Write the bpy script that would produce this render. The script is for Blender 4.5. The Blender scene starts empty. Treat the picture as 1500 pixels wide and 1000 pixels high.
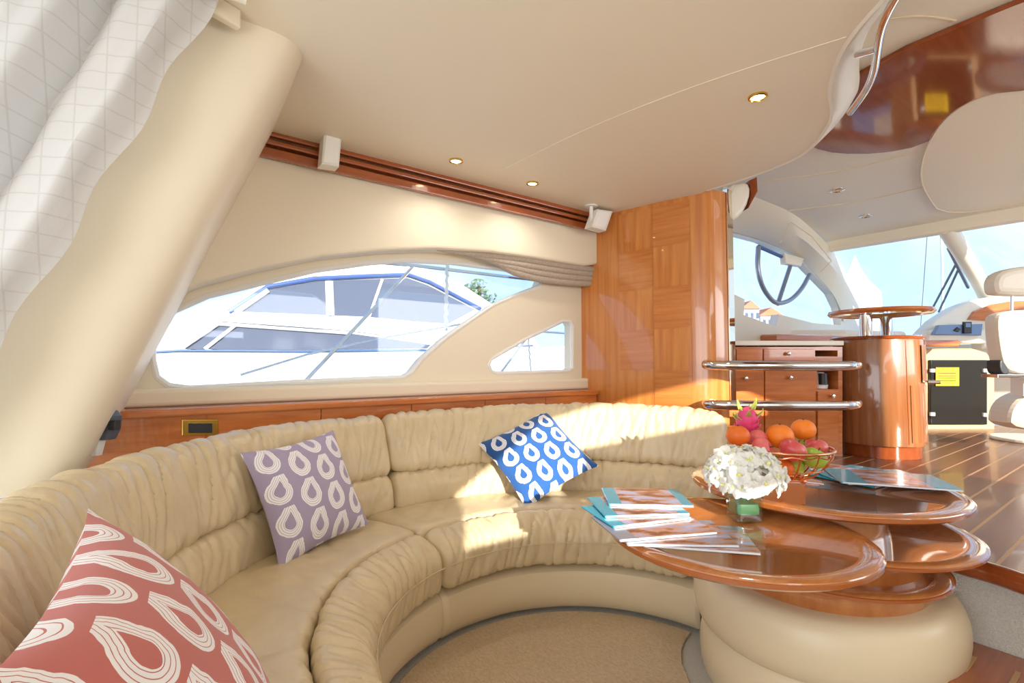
import bpy, bmesh, math, random
from mathutils import Vector, Matrix, noise
random.seed(7)
S = bpy.context.scene
COL = S.collection
R = math.radians
# ------------------------------------------------------------------ camera
FPX, H = 720.0, 1.157
YAW, PIT = R(53.9), R(2.6)
D0 = Vector((math.cos(YAW)*math.cos(PIT), math.sin(YAW)*math.cos(PIT), math.sin(PIT)))
R0 = Vector((math.sin(YAW), -math.cos(YAW), 0))
U0 = R0.cross(D0)
DH = Vector((math.cos(YAW), math.sin(YAW), 0))
CAM = Vector((0, 0, H))
cd = bpy.data.cameras.new('camera'); cd.sensor_width = 36; cd.lens = FPX/1500*36; cd.clip_start = .02; cd.clip_end = 500
cam = bpy.data.objects.new('camera', cd); COL.objects.link(cam)
cam.location = CAM; cam.rotation_euler = D0.to_track_quat('-Z', 'Y').to_euler()
S.camera = cam
S.view_settings.view_transform = 'Standard'; S.view_settings.look = 'None'; S.view_settings.gamma = 1
S.view_settings.use_curve_mapping = False
S.view_settings.exposure = 1.55
# pixel -> place
def ray(px, py): return D0 + R0*((px-750)/FPX) - U0*((py-500)/FPX)
def Pz(px, py, z): v = ray(px, py); return CAM + v*((z-H)/v.z)
def Py(px, py, y): v = ray(px, py); return CAM + v*(y/v.y)
def PD(px, py, D): v = ray(px, py); return CAM + v*(D/v.dot(DH))
# ------------------------------------------------------------------ world and sun
w = bpy.data.worlds.new('world'); S.world = w; w.use_nodes = True
nt = w.node_tree; nt.nodes.clear()
def N(nt, t, **k):
    n = nt.nodes.new(t)
    for a, b in k.items():
        if a in n.inputs: n.inputs[a].default_value = b
        else: setattr(n, a, b)
    return n
out = N(nt, 'ShaderNodeOutputWorld'); bg = N(nt, 'ShaderNodeBackground', Strength=0.53)
tc = N(nt, 'ShaderNodeTexCoord'); sep = N(nt, 'ShaderNodeSeparateXYZ')
rmp = N(nt, 'ShaderNodeValToRGB'); rmp.color_ramp.elements[0].position = 0.0; rmp.color_ramp.elements[0].color = (.56, .76, .97, 1)
rmp.color_ramp.elements[1].position = .55; rmp.color_ramp.elements[1].color = (.24, .48, .88, 1)
nz = N(nt, 'ShaderNodeTexNoise', Scale=2.6, Detail=6.0, Roughness=.6)
cr = N(nt, 'ShaderNodeValToRGB'); cr.color_ramp.elements[0].position = .42; cr.color_ramp.elements[0].color = (0, 0, 0, 1)
cr.color_ramp.elements[1].position = .72; cr.color_ramp.elements[1].color = (.55, .55, .55, 1)
mx = N(nt, 'ShaderNodeMixRGB', Color2=(1, 1, 1, 1))
nt.links.new(tc.outputs['Generated'], sep.inputs[0]); nt.links.new(sep.outputs['Z'], rmp.inputs[0])
nt.links.new(tc.outputs['Generated'], nz.inputs['Vector']); nt.links.new(nz.outputs[0], cr.inputs[0])
nt.links.new(cr.outputs[0], mx.inputs[0]); nt.links.new(rmp.outputs[0], mx.inputs[1])
nt.links.new(mx.outputs[0], bg.inputs[0]); nt.links.new(bg.outputs[0], out.inputs[0])
sd = bpy.data.lights.new('sun_offscreen', 'SUN'); sd.energy = 3.2; sd.angle = R(.6); sd.color = (1, .95, .85)
sun = bpy.data.objects.new('sun_offscreen', sd); COL.objects.link(sun)
sun.rotation_euler = Vector((.36, 1, -.30)).to_track_quat('-Z', 'Y').to_euler(); sun.location = (0, -6, 5)
# daylight through the openings outside the picture: the aft doors beside the curtain and the starboard windows
def daylight(name, loc, to, sx, sy, watts):
    l = bpy.data.lights.new(name, 'AREA'); l.shape = 'RECTANGLE'; l.size = sx; l.size_y = sy; l.energy = watts; l.color = (1, .98, .95)
    o = bpy.data.objects.new(name, l); COL.objects.link(o); o.location = loc; o.rotation_euler = Vector(to).to_track_quat('-Z', 'Y').to_euler()
daylight('aft_doors_offscreen', (-1.75, -.2, 1.1), (1, 0, 0), 3.2, 1.9, 21)
daylight('window_starboard_offscreen', (1.0, -2.12, 1.85), (0, 1, 0), 2.4, .65, 7)
daylight('window_wheelhouse_offscreen', (4.6, -2.12, 1.75), (0, 1, 0), 3.2, 1.0, 18)

# ------------------------------------------------------------------ helpers
class MB:
    def __init__(s): s.v = []; s.f = []
    def add(s, vs, fs):
        o = len(s.v); s.v += [Vector(p) for p in vs]; s.f += [tuple(i+o for i in f) for f in fs]; return s
    def grid(s, rows, cu=False, cv=False):
        n, m = len(rows), len(rows[0]); o = len(s.v)
        for r in rows: s.v += [Vector(p) for p in r]
        for i in range(n if cu else n-1):
            for j in range(m if cv else m-1):
                a, b = (i+1) % n, (j+1) % m
                s.f.append((o+i*m+j, o+a*m+j, o+a*m+b, o+i*m+b))
        return s
    def fan(s, ring, flip=False):
        c = sum((Vector(p) for p in ring), Vector())/len(ring); n = len(ring)
        return s.add(list(ring)+[c], [((i+1) % n, i, n) if flip else (i, (i+1) % n, n) for i in range(n)])
    def box(s, c, d, m=None):
        x, y, z = d[0]/2, d[1]/2, d[2]/2; c = Vector(c)
        p = [Vector((a*x, b*y, e*z)) for a in (-1, 1) for b in (-1, 1) for e in (-1, 1)]
        if m: p = [m @ q for q in p]
        return s.add([c+q for q in p], [(0,1,3,2),(4,6,7,5),(0,4,5,1),(2,3,7,6),(0,2,6,4),(1,5,7,3)])
    def tube(s, pts, r, seg=10, closed=False, caps=True):
        pts = [Vector(p) for p in pts]; n = len(pts); rows = []; up = None
        for i, p in enumerate(pts):
            if closed: t = pts[(i+1) % n]-pts[i-1]
            else: t = pts[min(i+1, n-1)]-pts[max(i-1, 0)]
            t.normalize()
            if up is None: up = t.orthogonal().normalized()
            up = (up-t*up.dot(t)).normalized(); b = t.cross(up)
            rr = r[min(i, len(r)-1)] if isinstance(r, (list, tuple)) else r
            rows.append([p+(up*math.cos(a)+b*math.sin(a))*rr for a in [2*math.pi*k/seg for k in range(seg)]])
        s.grid(rows, cu=closed, cv=True)
        if caps and not closed: s.fan(rows[0]); s.fan(rows[-1], True)
        return s
    def lathe(s, prof, c=(0,0,0), seg=32, sx=1, sy=1, ax=None):
        c = Vector(c); rows = []
        for r, z in prof:
            row = [Vector((r*math.cos(a)*sx, r*math.sin(a)*sy, z)) for a in [2*math.pi*k/seg for k in range(seg)]]
            if ax: row = [ax @ q for q in row]
            rows.append([c+q for q in row])
        return s.grid(rows, cv=True)
    def mesh(s, smooth=True, merge=True):
        me = bpy.data.meshes.new('m'); me.from_pydata(s.v, [], s.f)
        bm = bmesh.new(); bm.from_mesh(me)
        if merge: bmesh.ops.remove_doubles(bm, verts=bm.verts, dist=1e-5)
        bmesh.ops.recalc_face_normals(bm, faces=bm.faces)
        if smooth:
            for f in bm.faces: f.smooth = True
            for e in bm.edges:
                if len(e.link_faces) == 2 and e.calc_face_angle(0) > R(38): e.smooth = False
        bm.to_mesh(me); bm.free(); return me
    def build(s, name, mat, parent=None, **k): return mk(name, s.mesh(), mat, parent, **k)

WL = {}
def mk(name, me, mat, parent=None, label=None, cat=None, group=None, kind=None):
    if me.vertices:
        xs = [v.co for v in me.vertices]
        c = Vector(((min(p.x for p in xs)+max(p.x for p in xs))/2, (min(p.y for p in xs)+max(p.y for p in xs))/2, min(p.z for p in xs)))
    else: c = Vector()
    me.transform(Matrix.Translation(-c)); me.name = name
    if mat and not me.materials: me.materials.append(mat)
    o = bpy.data.objects.new(name, me); COL.objects.link(o)
    o.location = c - (WL[parent.name] if parent else Vector()); o.parent = parent; WL[o.name] = c.copy()
    return tag(o, label, cat, group, kind)
def tag(o, label=None, cat=None, group=None, kind=None):
    if label: o['label'] = label
    if cat: o['category'] = cat
    if group: o['group'] = group
    if kind: o['kind'] = kind
    return o
def thing(name, loc, label, cat, group=None, kind=None):
    o = bpy.data.objects.new(name, None); COL.objects.link(o); o.location = loc; o.empty_display_size = .1
    WL[o.name] = Vector(loc); return tag(o, label, cat, group, kind)
def rounded(poly, rad, seg=5):
    out = []; n = len(poly)
    for i, p in enumerate(poly):
        p = Vector(p).to_2d(); a = Vector(poly[i-1]).to_2d(); b = Vector(poly[(i+1) % n]).to_2d()
        r = rad[i] if isinstance(rad, (list, tuple)) else rad
        u, v = (a-p), (b-p); r = min(r, u.length*.49, v.length*.49); u.normalize(); v.normalize()
        if r < 1e-5: out.append(p); continue
        for k in range(seg+1):
            t = k/seg; out.append(p + u*r*(1-t)**2 + v*r*t**2)
    return out
def smooth_pts(pts, it=2, closed=True):
    pts = [Vector(p) for p in pts]
    for _ in range(it):
        q = []; n = len(pts)
        for i in range(n if closed else n-1):
            a, b = pts[i], pts[(i+1) % n]; q += [a*.75+b*.25, a*.25+b*.75]
        if not closed: q = [pts[0]]+q+[pts[-1]]
        pts = q
    return pts
def plate2d(outer, holes, thick, bevel=0.0):
    cu = bpy.data.curves.new('c', 'CURVE'); cu.dimensions = '2D'; cu.fill_mode = 'BOTH'
    for pl in [outer]+list(holes):
        sp = cu.splines.new('POLY'); sp.points.add(len(pl)-1); sp.use_cyclic_u = True
        for q, p in zip(sp.points, pl): q.co = (p[0], p[1], 0, 1)
    cu.extrude = max(thick/2-bevel, 0); cu.bevel_depth = bevel; cu.bevel_resolution = 2; cu.offset = -bevel
    ob = bpy.data.objects.new('c', cu); me = bpy.data.meshes.new_from_object(ob)
    bpy.data.objects.remove(ob); bpy.data.curves.remove(cu); me.materials.clear()
    for p in me.polygons: p.use_smooth = False
    return me
def plate(pts3, holes3, origin, ax, ay, thick, bevel=0):
    """flat plate in the plane origin/ax/ay; front face at the plane, body behind along -(ax x ay)"""
    ax, ay = Vector(ax).normalized(), Vector(ay).normalized(); az = ax.cross(ay); o = Vector(origin)
    f = lambda p: ((Vector(p)-o).dot(ax), (Vector(p)-o).dot(ay))
    me = plate2d([f(p) for p in pts3], [[f(p) for p in h] for h in holes3], thick, bevel)
    m = Matrix((ax, ay, az)).transposed().to_4x4(); m.translation = o - az*thick/2
    me.transform(m); return me
def plateD(px, D, thick, bevel=0, holes=(), sm=0):
    """outline given as directions, standing upright at distance D"""
    g = lambda l: (smooth_pts([PD(x, y, D) for x, y in l], sm) if sm else [PD(x, y, D) for x, y in l])
    return plate(g(px), [g(h) for h in holes], CAM+DH*D, R0, (0, 0, 1), thick, bevel)
def rect(x0, y0, x1, y1): return [(x0, y1), (x1, y1), (x1, y0), (x0, y0)]
def plateY(px, Y, thick, bevel=0, holes=(), sm=0):
    g = lambda l: (smooth_pts([Py(x, y, Y) for x, y in l], sm) if sm else [Py(x, y, Y) for x, y in l])
    return plate(g(px), [g(h) for h in holes], (0, Y, 0), (1, 0, 0), (0, 0, 1), thick, bevel)
def plateZ(pts, z, thick, bevel=0, holes=()):
    """horizontal plate, top at z"""
    return plate([(p[0], p[1], z) for p in pts], [[(p[0], p[1], z) for p in h] for h in holes], (0, 0, z), (1, 0, 0), (0, 1, 0), thick, bevel)
def disc(c, r, n=64, sx=1, sy=1, rot=0):
    return [(c[0]+math.cos(a)*r*sx*math.cos(rot)-math.sin(a)*r*sy*math.sin(rot), c[1]+math.cos(a)*r*sx*math.sin(rot)+math.sin(a)*r*sy*math.cos(rot)) for a in [2*math.pi*k/n for k in range(n)]]

# ------------------------------------------------------------------ materials
def lin(c): return tuple(((x/255)/12.92 if x/255 <= .04045 else ((x/255+.055)/1.055)**2.4) for x in c)+(1,)
def mat(name, rgb, rough=.5, metal=0, coat=0, bump=None, var=None, spec=.5, sheen=0, trans=0, emit=None):
    m = bpy.data.materials.new(name); m.use_nodes = True; t = m.node_tree; b = t.nodes['Principled BSDF']
    c = lin(rgb); b.inputs['Base Color'].default_value = c; b.inputs['Roughness'].default_value = rough
    b.inputs['Metallic'].default_value = metal; b.inputs['Coat Weight'].default_value = coat; b.inputs['Coat Roughness'].default_value = .04
    b.inputs['Specular IOR Level'].default_value = spec; b.inputs['Sheen Weight'].default_value = sheen
    b.inputs['Transmission Weight'].default_value = trans
    if emit: b.inputs['Emission Color'].default_value = lin(emit[0]); b.inputs['Emission Strength'].default_value = emit[1]
    co = N(t, 'ShaderNodeTexCoord').outputs['Object']
    if var:      # (scale3, colour2, detail)
        mp = N(t, 'ShaderNodeMapping'); mp.inputs['Scale'].default_value = var[0]; t.links.new(co, mp.inputs[0])
        nz = N(t, 'ShaderNodeTexNoise', Scale=1.0, Detail=5.0, Roughness=.6); t.links.new(mp.outputs[0], nz.inputs['Vector'])
        rp = N(t, 'ShaderNodeValToRGB'); rp.color_ramp.elements[0].position = .35; rp.color_ramp.elements[1].position = .68
        rp.color_ramp.elements[0].color = c; rp.color_ramp.elements[1].color = lin(var[1])
        t.links.new(nz.outputs[0], rp.inputs[0]); t.links.new(rp.outputs[0], b.inputs['Base Color'])
    if bump:     # (scale, strength, distance)
        nb = N(t, 'ShaderNodeTexNoise', Scale=bump[0], Detail=3.0); t.links.new(co, nb.inputs['Vector'])
        bp = N(t, 'ShaderNodeBump', Strength=bump[1], Distance=bump[2]); t.links.new(nb.outputs[0], bp.inputs['Height'])
        t.links.new(bp.outputs[0], b.inputs['Normal'])
    return m
M = {}
M['leather'] = mat('leather', (204, 184, 148), .34, bump=(140, .3, .002), var=((6, 6, 6), (216, 195, 158)))
M['leather_pale'] = mat('leather_pale', (220, 202, 168), .36, bump=(200, .15, .001))
M['cream'] = mat('cream_vinyl', (236, 224, 200), .50, bump=(260, .10, .001))
M['ceil'] = mat('cream_headliner', (237, 226, 203), .48, bump=(220, .08, .001))
M['ceil2'] = mat('pale_headliner', (234, 226, 208), .45, bump=(220, .08, .001))
M['lip'] = mat('white_vinyl', (232, 224, 208), .35)
M['wood'] = mat('cherry_wood', (184, 98, 40), .22, coat=1, var=((3, 3, 30), (210, 124, 58)))
M['woodv'] = mat('cherry_veneer_upright', (196, 116, 50), .22, coat=1, var=((26, 26, 1.2), (222, 146, 74)))
M['woodh'] = mat('cherry_veneer_level', (194, 114, 50), .22, coat=1, var=((1.5, 1.5, 26), (220, 142, 72)))
M['barwood'] = mat('bar_cherry', (134, 80, 44), .2, coat=.8, var=((26, 26, 1.2), (160, 104, 62)))
M['frame_metal'] = mat('grey_window_metal', (150, 160, 176), .3, metal=.6)
M['tablewood'] = mat('table_cherry', (172, 102, 52), .16, coat=1, var=((3, 22, 8), (196, 128, 72)))
M['tableedge'] = mat('table_edge_wood', (162, 88, 38), .2, coat=1)
M['darkwood'] = mat('dark_gloss_wood', (134, 62, 26), .08, coat=.25, spec=.35, var=((2, 20, 8), (146, 76, 38)))
M['valance'] = mat('mahogany', (152, 72, 28), .25, coat=1, var=((3, 30, 30), (172, 90, 42)))
M['plank'] = mat('teak_plank', (112, 66, 42), .28, coat=.15, spec=.3, var=((1.5, 24, 8), (126, 80, 54)))
M['caulk'] = mat('plank_joint', (190, 150, 108), .5)
M['chrome'] = mat('chrome', (225, 225, 228), .08, metal=1)
M['rose'] = mat('rose_gold', (226, 160, 122), .16, metal=1)
M['brass'] = mat('brass', (214, 176, 84), .2, metal=1)
M['mirror'] = mat('mirror', (236, 226, 208), .03, metal=1)
M['white'] = mat('white_plastic', (238, 236, 230), .35)
M['gel'] = mat('white_gelcoat', (250, 249, 246), .3)
M['grey'] = mat('grey_plastic', (86, 92, 104), .45)
M['darkgrey'] = mat('dark_plastic', (40, 42, 46), .4)
M['carpet'] = mat('cream_carpet', (206, 198, 184), .95, bump=(260, 1, .012), var=((160, 160, 160), (224, 216, 204)), sheen=.3)
M['rug'] = mat('woven_rug', (190, 166, 132), .95, bump=(220, .8, .006), var=((120, 60, 60), (208, 186, 154)))
M['boatglass'] = mat('tinted_boat_glass', (92, 100, 118), .1)
M['navy'] = mat('navy_trim', (70, 96, 150), .4)
M['seat'] = mat('helm_seat_vinyl', (226, 216, 200), .45, bump=(220, .1, .001))
M['blind'] = mat('woven_blind', (176, 160, 144), .9, bump=(300, .6, .003), var=((90, 20, 120), (196, 182, 166)))
M['foliage'] = mat('foliage', (74, 110, 66), .7, var=((3, 3, 3), (120, 150, 96)))
M['roof'] = mat('terracotta', (214, 122, 78), .7); M['housewall'] = mat('house_wall', (232, 226, 214), .8)
M['sea'] = mat('sea', (120, 150, 170), .15)
M['deck'] = mat('white_deck', (236, 232, 222), .6)
M['steelblue'] = mat('instrument_panel', (112, 140, 178), .35)
M['yellow'] = mat('yellow_paper', (250, 206, 20), .6); M['ink'] = mat('ink', (60, 50, 20), .7)
M['dglass'] = mat('smoked_glass', (40, 38, 35), .06)
def glassmat(name, tint, k):
    m = bpy.data.materials.new(name); m.use_nodes = True; t = m.node_tree; t.nodes.clear()
    o = N(t, 'ShaderNodeOutputMaterial'); mxs = N(t, 'ShaderNodeMixShader', Fac=k); a = N(t, 'ShaderNodeBsdfTransparent', Color=tint); g = N(t, 'ShaderNodeBsdfGlossy', Roughness=.02)
    t.links.new(a.outputs[0], mxs.inputs[1]); t.links.new(g.outputs[0], mxs.inputs[2]); t.links.new(mxs.outputs[0], o.inputs[0]); return m
M['glass'] = glassmat('window_glass', (.97, .98, 1, 1), .05)
M['vglass'] = glassmat('vase_glass', (.86, .93, .90, 1), .14)
M['barglass'] = glassmat('bar_glass', (.80, .92, .90, 1), .12)
def cloth_trans(name, rgb, k, bump):
    m = mat(name, rgb, .9, bump=bump); t = m.node_tree; b = t.nodes['Principled BSDF']; o = t.nodes['Material Output']
    tr = N(t, 'ShaderNodeBsdfTranslucent', Color=lin(rgb)); ms = N(t, 'ShaderNodeMixShader', Fac=k)
    t.links.new(b.outputs[0], ms.inputs[1]); t.links.new(tr.outputs[0], ms.inputs[2]); t.links.new(ms.outputs[0], o.inputs[0]); return m
M['curtain'] = cloth_trans('curtain_cloth', (234, 235, 238), .45, (240, .4, .002))
def weave_lines(m):
    t = m.node_tree; b = t.nodes['Principled BSDF']; tcn = N(t, 'ShaderNodeTexCoord'); sp = N(t, 'ShaderNodeSeparateXYZ'); t.links.new(tcn.outputs['Object'], sp.inputs[0])
    def line(v, fr, w):
        n = t.nodes.new('ShaderNodeMath'); n.operation = 'MULTIPLY'; t.links.new(v, n.inputs[0]); n.inputs[1].default_value = fr
        f = t.nodes.new('ShaderNodeMath'); f.operation = 'FRACT'; t.links.new(n.outputs[0], f.inputs[0])
        g = t.nodes.new('ShaderNodeMath'); g.operation = 'LESS_THAN'; t.links.new(f.outputs[0], g.inputs[0]); g.inputs[1].default_value = w; return g.outputs[0]
    a = line(sp.outputs['Z'], 20, .08); c = line(sp.outputs['X'], 16, .06)
    mx = t.nodes.new('ShaderNodeMath'); mx.operation = 'MAXIMUM'; t.links.new(a, mx.inputs[0]); t.links.new(c, mx.inputs[1])
    mix = N(t, 'ShaderNodeMixRGB', Color1=lin((234, 235, 238)), Color2=lin((216, 215, 216))); t.links.new(mx.outputs[0], mix.inputs[0]); t.links.new(mix.outputs[0], b.inputs['Base Color'])
weave_lines(M['curtain'])

# maths in nodes
def mth(t, op, a, b=None, c=None):
    n = t.nodes.new('ShaderNodeMath'); n.operation = op
    for i, x in enumerate((a, b, c)):
        if x is None: continue
        if isinstance(x, (int, float)): n.inputs[i].default_value = x
        else: t.links.new(x, n.inputs[i])
    return n.outputs[0]
def drop_fabric(name, rgb):
    m = mat(name, rgb, .85, bump=(500, .3, .001), sheen=.2); t = m.node_tree; b = t.nodes['Principled BSDF']
    tcn = N(t, 'ShaderNodeTexCoord'); sp = N(t, 'ShaderNodeSeparateXYZ'); t.links.new(tcn.outputs['Object'], sp.inputs[0])
    X, Yv = sp.outputs['X'], sp.outputs['Y']
    nzn = N(t, 'ShaderNodeTexNoise', Scale=26.0, Detail=2.0); t.links.new(tcn.outputs['Object'], nzn.inputs['Vector'])
    wob = mth(t, 'MULTIPLY', mth(t, 'SUBTRACT', nzn.outputs[0], .5), .09)
    cx, cy = .104, .122
    u = mth(t, 'DIVIDE', X, cx); col = mth(t, 'FLOOR', u)
    v = mth(t, 'ADD', mth(t, 'DIVIDE', Yv, cy), mth(t, 'MULTIPLY', col, .38))
    fu = mth(t, 'ADD', mth(t, 'SUBTRACT', mth(t, 'FRACT', u), .5), wob); fv = mth(t, 'ADD', mth(t, 'SUBTRACT', mth(t, 'FRACT', v), .5), wob)
    fv = mth(t, 'MULTIPLY', fv, 1.0)
    # rotate 25 deg so the tip points up
    ca, sa = math.cos(R(-28)), math.sin(R(-28))
    x = mth(t, 'SUBTRACT', mth(t, 'MULTIPLY', fu, ca), mth(t, 'MULTIPLY', fv, sa)); y = mth(t, 'ADD', mth(t, 'MULTIPLY', fu, sa), mth(t, 'MULTIPLY', fv, ca))
    ln = mth(t, 'SQRT', mth(t, 'ADD', mth(t, 'MULTIPLY', x, x), mth(t, 'MULTIPLY', y, y)))
    mxv = mth(t, 'SUBTRACT', mth(t, 'MAXIMUM', x, y), mth(t, 'MULTIPLY', mth(t, 'MINIMUM', x, y), .30)); q = mth(t, 'MULTIPLY', mth(t, 'GREATER_THAN', x, 0), mth(t, 'GREATER_THAN', y, 0))
    D = mth(t, 'ADD', mth(t, 'MULTIPLY', q, mxv), mth(t, 'MULTIPLY', mth(t, 'SUBTRACT', 1, q), ln))
    ring = mth(t, 'MULTIPLY', mth(t, 'GREATER_THAN', D, .17), mth(t, 'LESS_THAN', D, .40))
    lines = mth(t, 'GREATER_THAN', mth(t, 'FRACT', mth(t, 'ADD', mth(t, 'MULTIPLY', D, 15), mth(t, 'MULTIPLY', wob, 14))), .17)
    fac = mth(t, 'MULTIPLY', ring, lines)
    mix = N(t, 'ShaderNodeMixRGB', Color1=lin(rgb), Color2=lin((240, 236, 236))); t.links.new(fac, mix.inputs[0]); t.links.new(mix.outputs[0], b.inputs['Base Color'])
    return m
def cover_mat(name, band, teal):
    """printed magazine cover: photo blotches, colour bands at the ends"""
    m = mat(name, band, .25, coat=.5); t = m.node_tree; b = t.nodes['Principled BSDF']
    tcn = N(t, 'ShaderNodeTexCoord'); sp = N(t, 'ShaderNodeSeparateXYZ'); t.links.new(tcn.outputs['Object'], sp.inputs[0])
    mp = N(t, 'ShaderNodeMapping'); mp.inputs['Scale'].default_value = (9, 22, 1); mp.inputs['Rotation'].default_value = (0, 0, .5); t.links.new(tcn.outputs['Object'], mp.inputs[0])
    nzn = N(t, 'ShaderNodeTexNoise', Scale=1.0, Detail=4.0); t.links.new(mp.outputs[0], nzn.inputs['Vector'])
    rp = N(t, 'ShaderNodeValToRGB'); e = rp.color_ramp.elements; e[0].position = .3; e[0].color = lin((70, 44, 40)); e[1].position = .75; e[1].color = lin((176, 176, 200))
    for ps, cc in ((.42, (130, 84, 66)), (.5, (180, 136, 112)), (.58, (150, 150, 176)) if not teal else (.58, (170, 180, 220))):
        k = e.new(ps); k.color = lin(cc)
    t.links.new(nzn.outputs[0], rp.inputs[0])
    X, Yv = sp.outputs['X'], sp.outputs['Y']
    if teal: fac = mth(t, 'MULTIPLY', mth(t, 'GREATER_THAN', X, -.095), mth(t, 'LESS_THAN', X, .10))
    else: fac = mth(t, 'MULTIPLY', mth(t, 'LESS_THAN', Yv, .07), mth(t, 'GREATER_THAN', X, -.10))
    mix = N(t, 'ShaderNodeMixRGB', Color1=lin(band)); t.links.new(fac, mix.inputs[0]); t.links.new(rp.outputs[0], mix.inputs[2])
    last = mix.outputs[0]
    if not teal:   # bar code block
        bc = mth(t, 'MULTIPLY', mth(t, 'MULTIPLY', mth(t, 'GREATER_THAN', X, .02), mth(t, 'LESS_THAN', X, .09)), mth(t, 'MULTIPLY', mth(t, 'GREATER_THAN', Yv, .02), mth(t, 'LESS_THAN', Yv, .055)))
        st = mth(t, 'MULTIPLY', bc, mth(t, 'GREATER_THAN', mth(t, 'FRACT', mth(t, 'MULTIPLY', X, 260)), .45))
        m2 = N(t, 'ShaderNodeMixRGB', Color2=lin((40, 40, 46))); t.links.new(st, m2.inputs[0]); t.links.new(last, m2.inputs[1]); last = m2.outputs[0]
    t.links.new(last, b.inputs['Base Color']); return m
M['mag_teal'] = cover_mat('brochure_cover', (40, 160, 190), True)
M['mag_grey'] = cover_mat('catalogue_cover', (128, 136, 150), False)
M['pages'] = mat('paper_pages', (226, 228, 234), .7)

ZC, ZU, ZF = 2.30, 2.46, .50      # saloon ceiling, wheelhouse ceiling, raised floor
WALL, SOF = 2.80, 2.66
# ================================================================== THE SETTING
struct = dict(kind='structure')
fl = mk('floor', plateZ([(-1.6, -2.0), (2.2, -2.0), (2.2, 2.8), (-1.6, 2.8)], 0, .1), M['carpet'], label='cream carpet floor of the sunken saloon', **struct)
mk('aft_bounce_floor', plateZ([(-9, -3), (-1.6, -3), (-1.6, 3), (-9, 3)], -.02, .1), M['deck'], label='unseen white cockpit deck behind the saloon, added to bounce sun onto the ceiling', **struct)  # out of view, added as a sunlit bounce surface for the ceiling
sea = mk('sea_water', plateZ([(-160, -160), (160, -160), (160, 160), (-160, 160)], -1.3, .1), M['sea'], label='calm grey blue harbour water', kind='structure')
rugp = []
for x, y in disc((1.18, 1.13), .728, 120):
    d_ = Vector((x-1.98, y-.83))
    if d_.length < .47: d_ = d_.normalized()*.47
    rugp.append((1.98+d_.x, .83+d_.y))
mk('woven_rug', plateZ(rugp, .012, .012, .004), M['rug'], label='tan woven rug inside the curve of the sofa', cat='rug')
# raised floor
uf = mk('floor_raised', plateZ([(2.2, -2.0), (7.3, -2.0), (7.3, 2.35), (3.0, 2.35), (2.2, 1.2)], ZF-.0006, .5), M['caulk'], label='glossy teak plank floor of the raised wheelhouse', **struct)
pw = .13; k = 0
y = -1.95
while y < 2.3:
    x0 = 2.22 if y < 1.1 else 2.22+(y-1.1)*.75
    m = MB().box(((x0+7.28)/2, y+pw/2, ZF-.02), (7.28-x0, pw-.012, .04)).build('plank', M['plank'], uf); y += pw
st = mk('step_tread', plateZ([(1.86, .50), (2.2, .50), (2.2, -2.0), (1.80, -2.0)], .25, .25, .012), M['valance'], label='wooden lower step tread with pale inlaid strips', **struct)
for i in range(14): MB().box((2.02, .42-.095*i, .2505), (.12, .012, .004)).build('inlay_strip', M['caulk'], st)
mk('step_riser', plateZ([(2.19, .62), (2.215, .62), (2.215, -2.0), (2.19, -2.0)], ZF-.03, .22), M['carpet'], label='carpeted riser of the step', **struct)
nose = smooth_pts([(2.26, .80, ZF-.005), (2.22, .58, ZF-.005), (2.17, .47, ZF-.005), (2.165, .38, ZF-.005), (2.12, .28, ZF-.005), (2.10, 0, ZF-.005), (2.14, -.8, ZF-.005), (2.18, -2, ZF-.005)], 2, False)
MB().tube(nose, .032, 12).build('trim_1', M['darkwood'], label='rounded dark wood nosing along the raised floor edge', **struct)
# port wall with the two windows
W1 = [(234,464),(304,433),(392,412),(460,396),(540,385),(592,381),(670,385),(748,395),(784,402),(793,409),(789,420),(760,431),(722,447),(685,472),(654,494),(618,526),(603,545),(590,553),(540,555),(434,560),(278,569),(247,565),(229,552),(223,526),(223,482)]
W2 = [(715,534),(719,525),(769,496),(823,470),(834,470),(838,477),(838,539),(831,544),(727,547),(719,544)]
wp = mk('wall_port', plateY([(40, 760), (880, 650), (900, 200), (200, 80)], WALL, .09, .004, [W1, W2]), M['cream'], label='cream padded port wall around the arched windows', **struct)
for n, wpx, lab in ((1, W1, 'long arched saloon window over the sofa'), (2, W2, 'small triangular saloon window beside the wooden bulkhead')):
    wd = mk('window_%d' % n, plateY(wpx, WALL+.075, .008), M['glass'], label=lab, **struct)
    MB().tube([Py(x, y, WALL+.01) for x, y in wpx], .016, 8, True).build('window_frame', M['white'], wd)
# overhanging padded panel with its arched lower edge
ARCH = [(238,437),(300,415),(380,394),(470,376),(560,367),(640,364),(720,369),(800,380),(858,389),(880,386),(888,372),(890,352),(880,343)]
sof = mk('wall_port_overhead', plateY([(150, 480)]+ARCH+[(880, 336), (362, 218), (250, 190)], SOF, .15, .02), M['cream'], label='cream padded overhead panel with arched lower edge', **struct)
# raised cloth blind tucked beneath the padded panel
bl = thing('folded_blind', Py(760, 400, 2.70), 'folded grey woven blind tucked under the arch above the window', 'blind')
for k in range(4):
    a = [(640+k*22, 366+k*1.5), (700+k*10, 373+k*5), (770, 380+k*8.5), (830, 390+k*8), (877, 396+k*6.5)]
    MB().tube(smooth_pts([Py(x, y, 2.71+.008*k) for x, y in a], 2, False), [.006+.02*min(1, i/8) for i in range(14)], 10).build('fold', M['blind'], bl)
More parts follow.
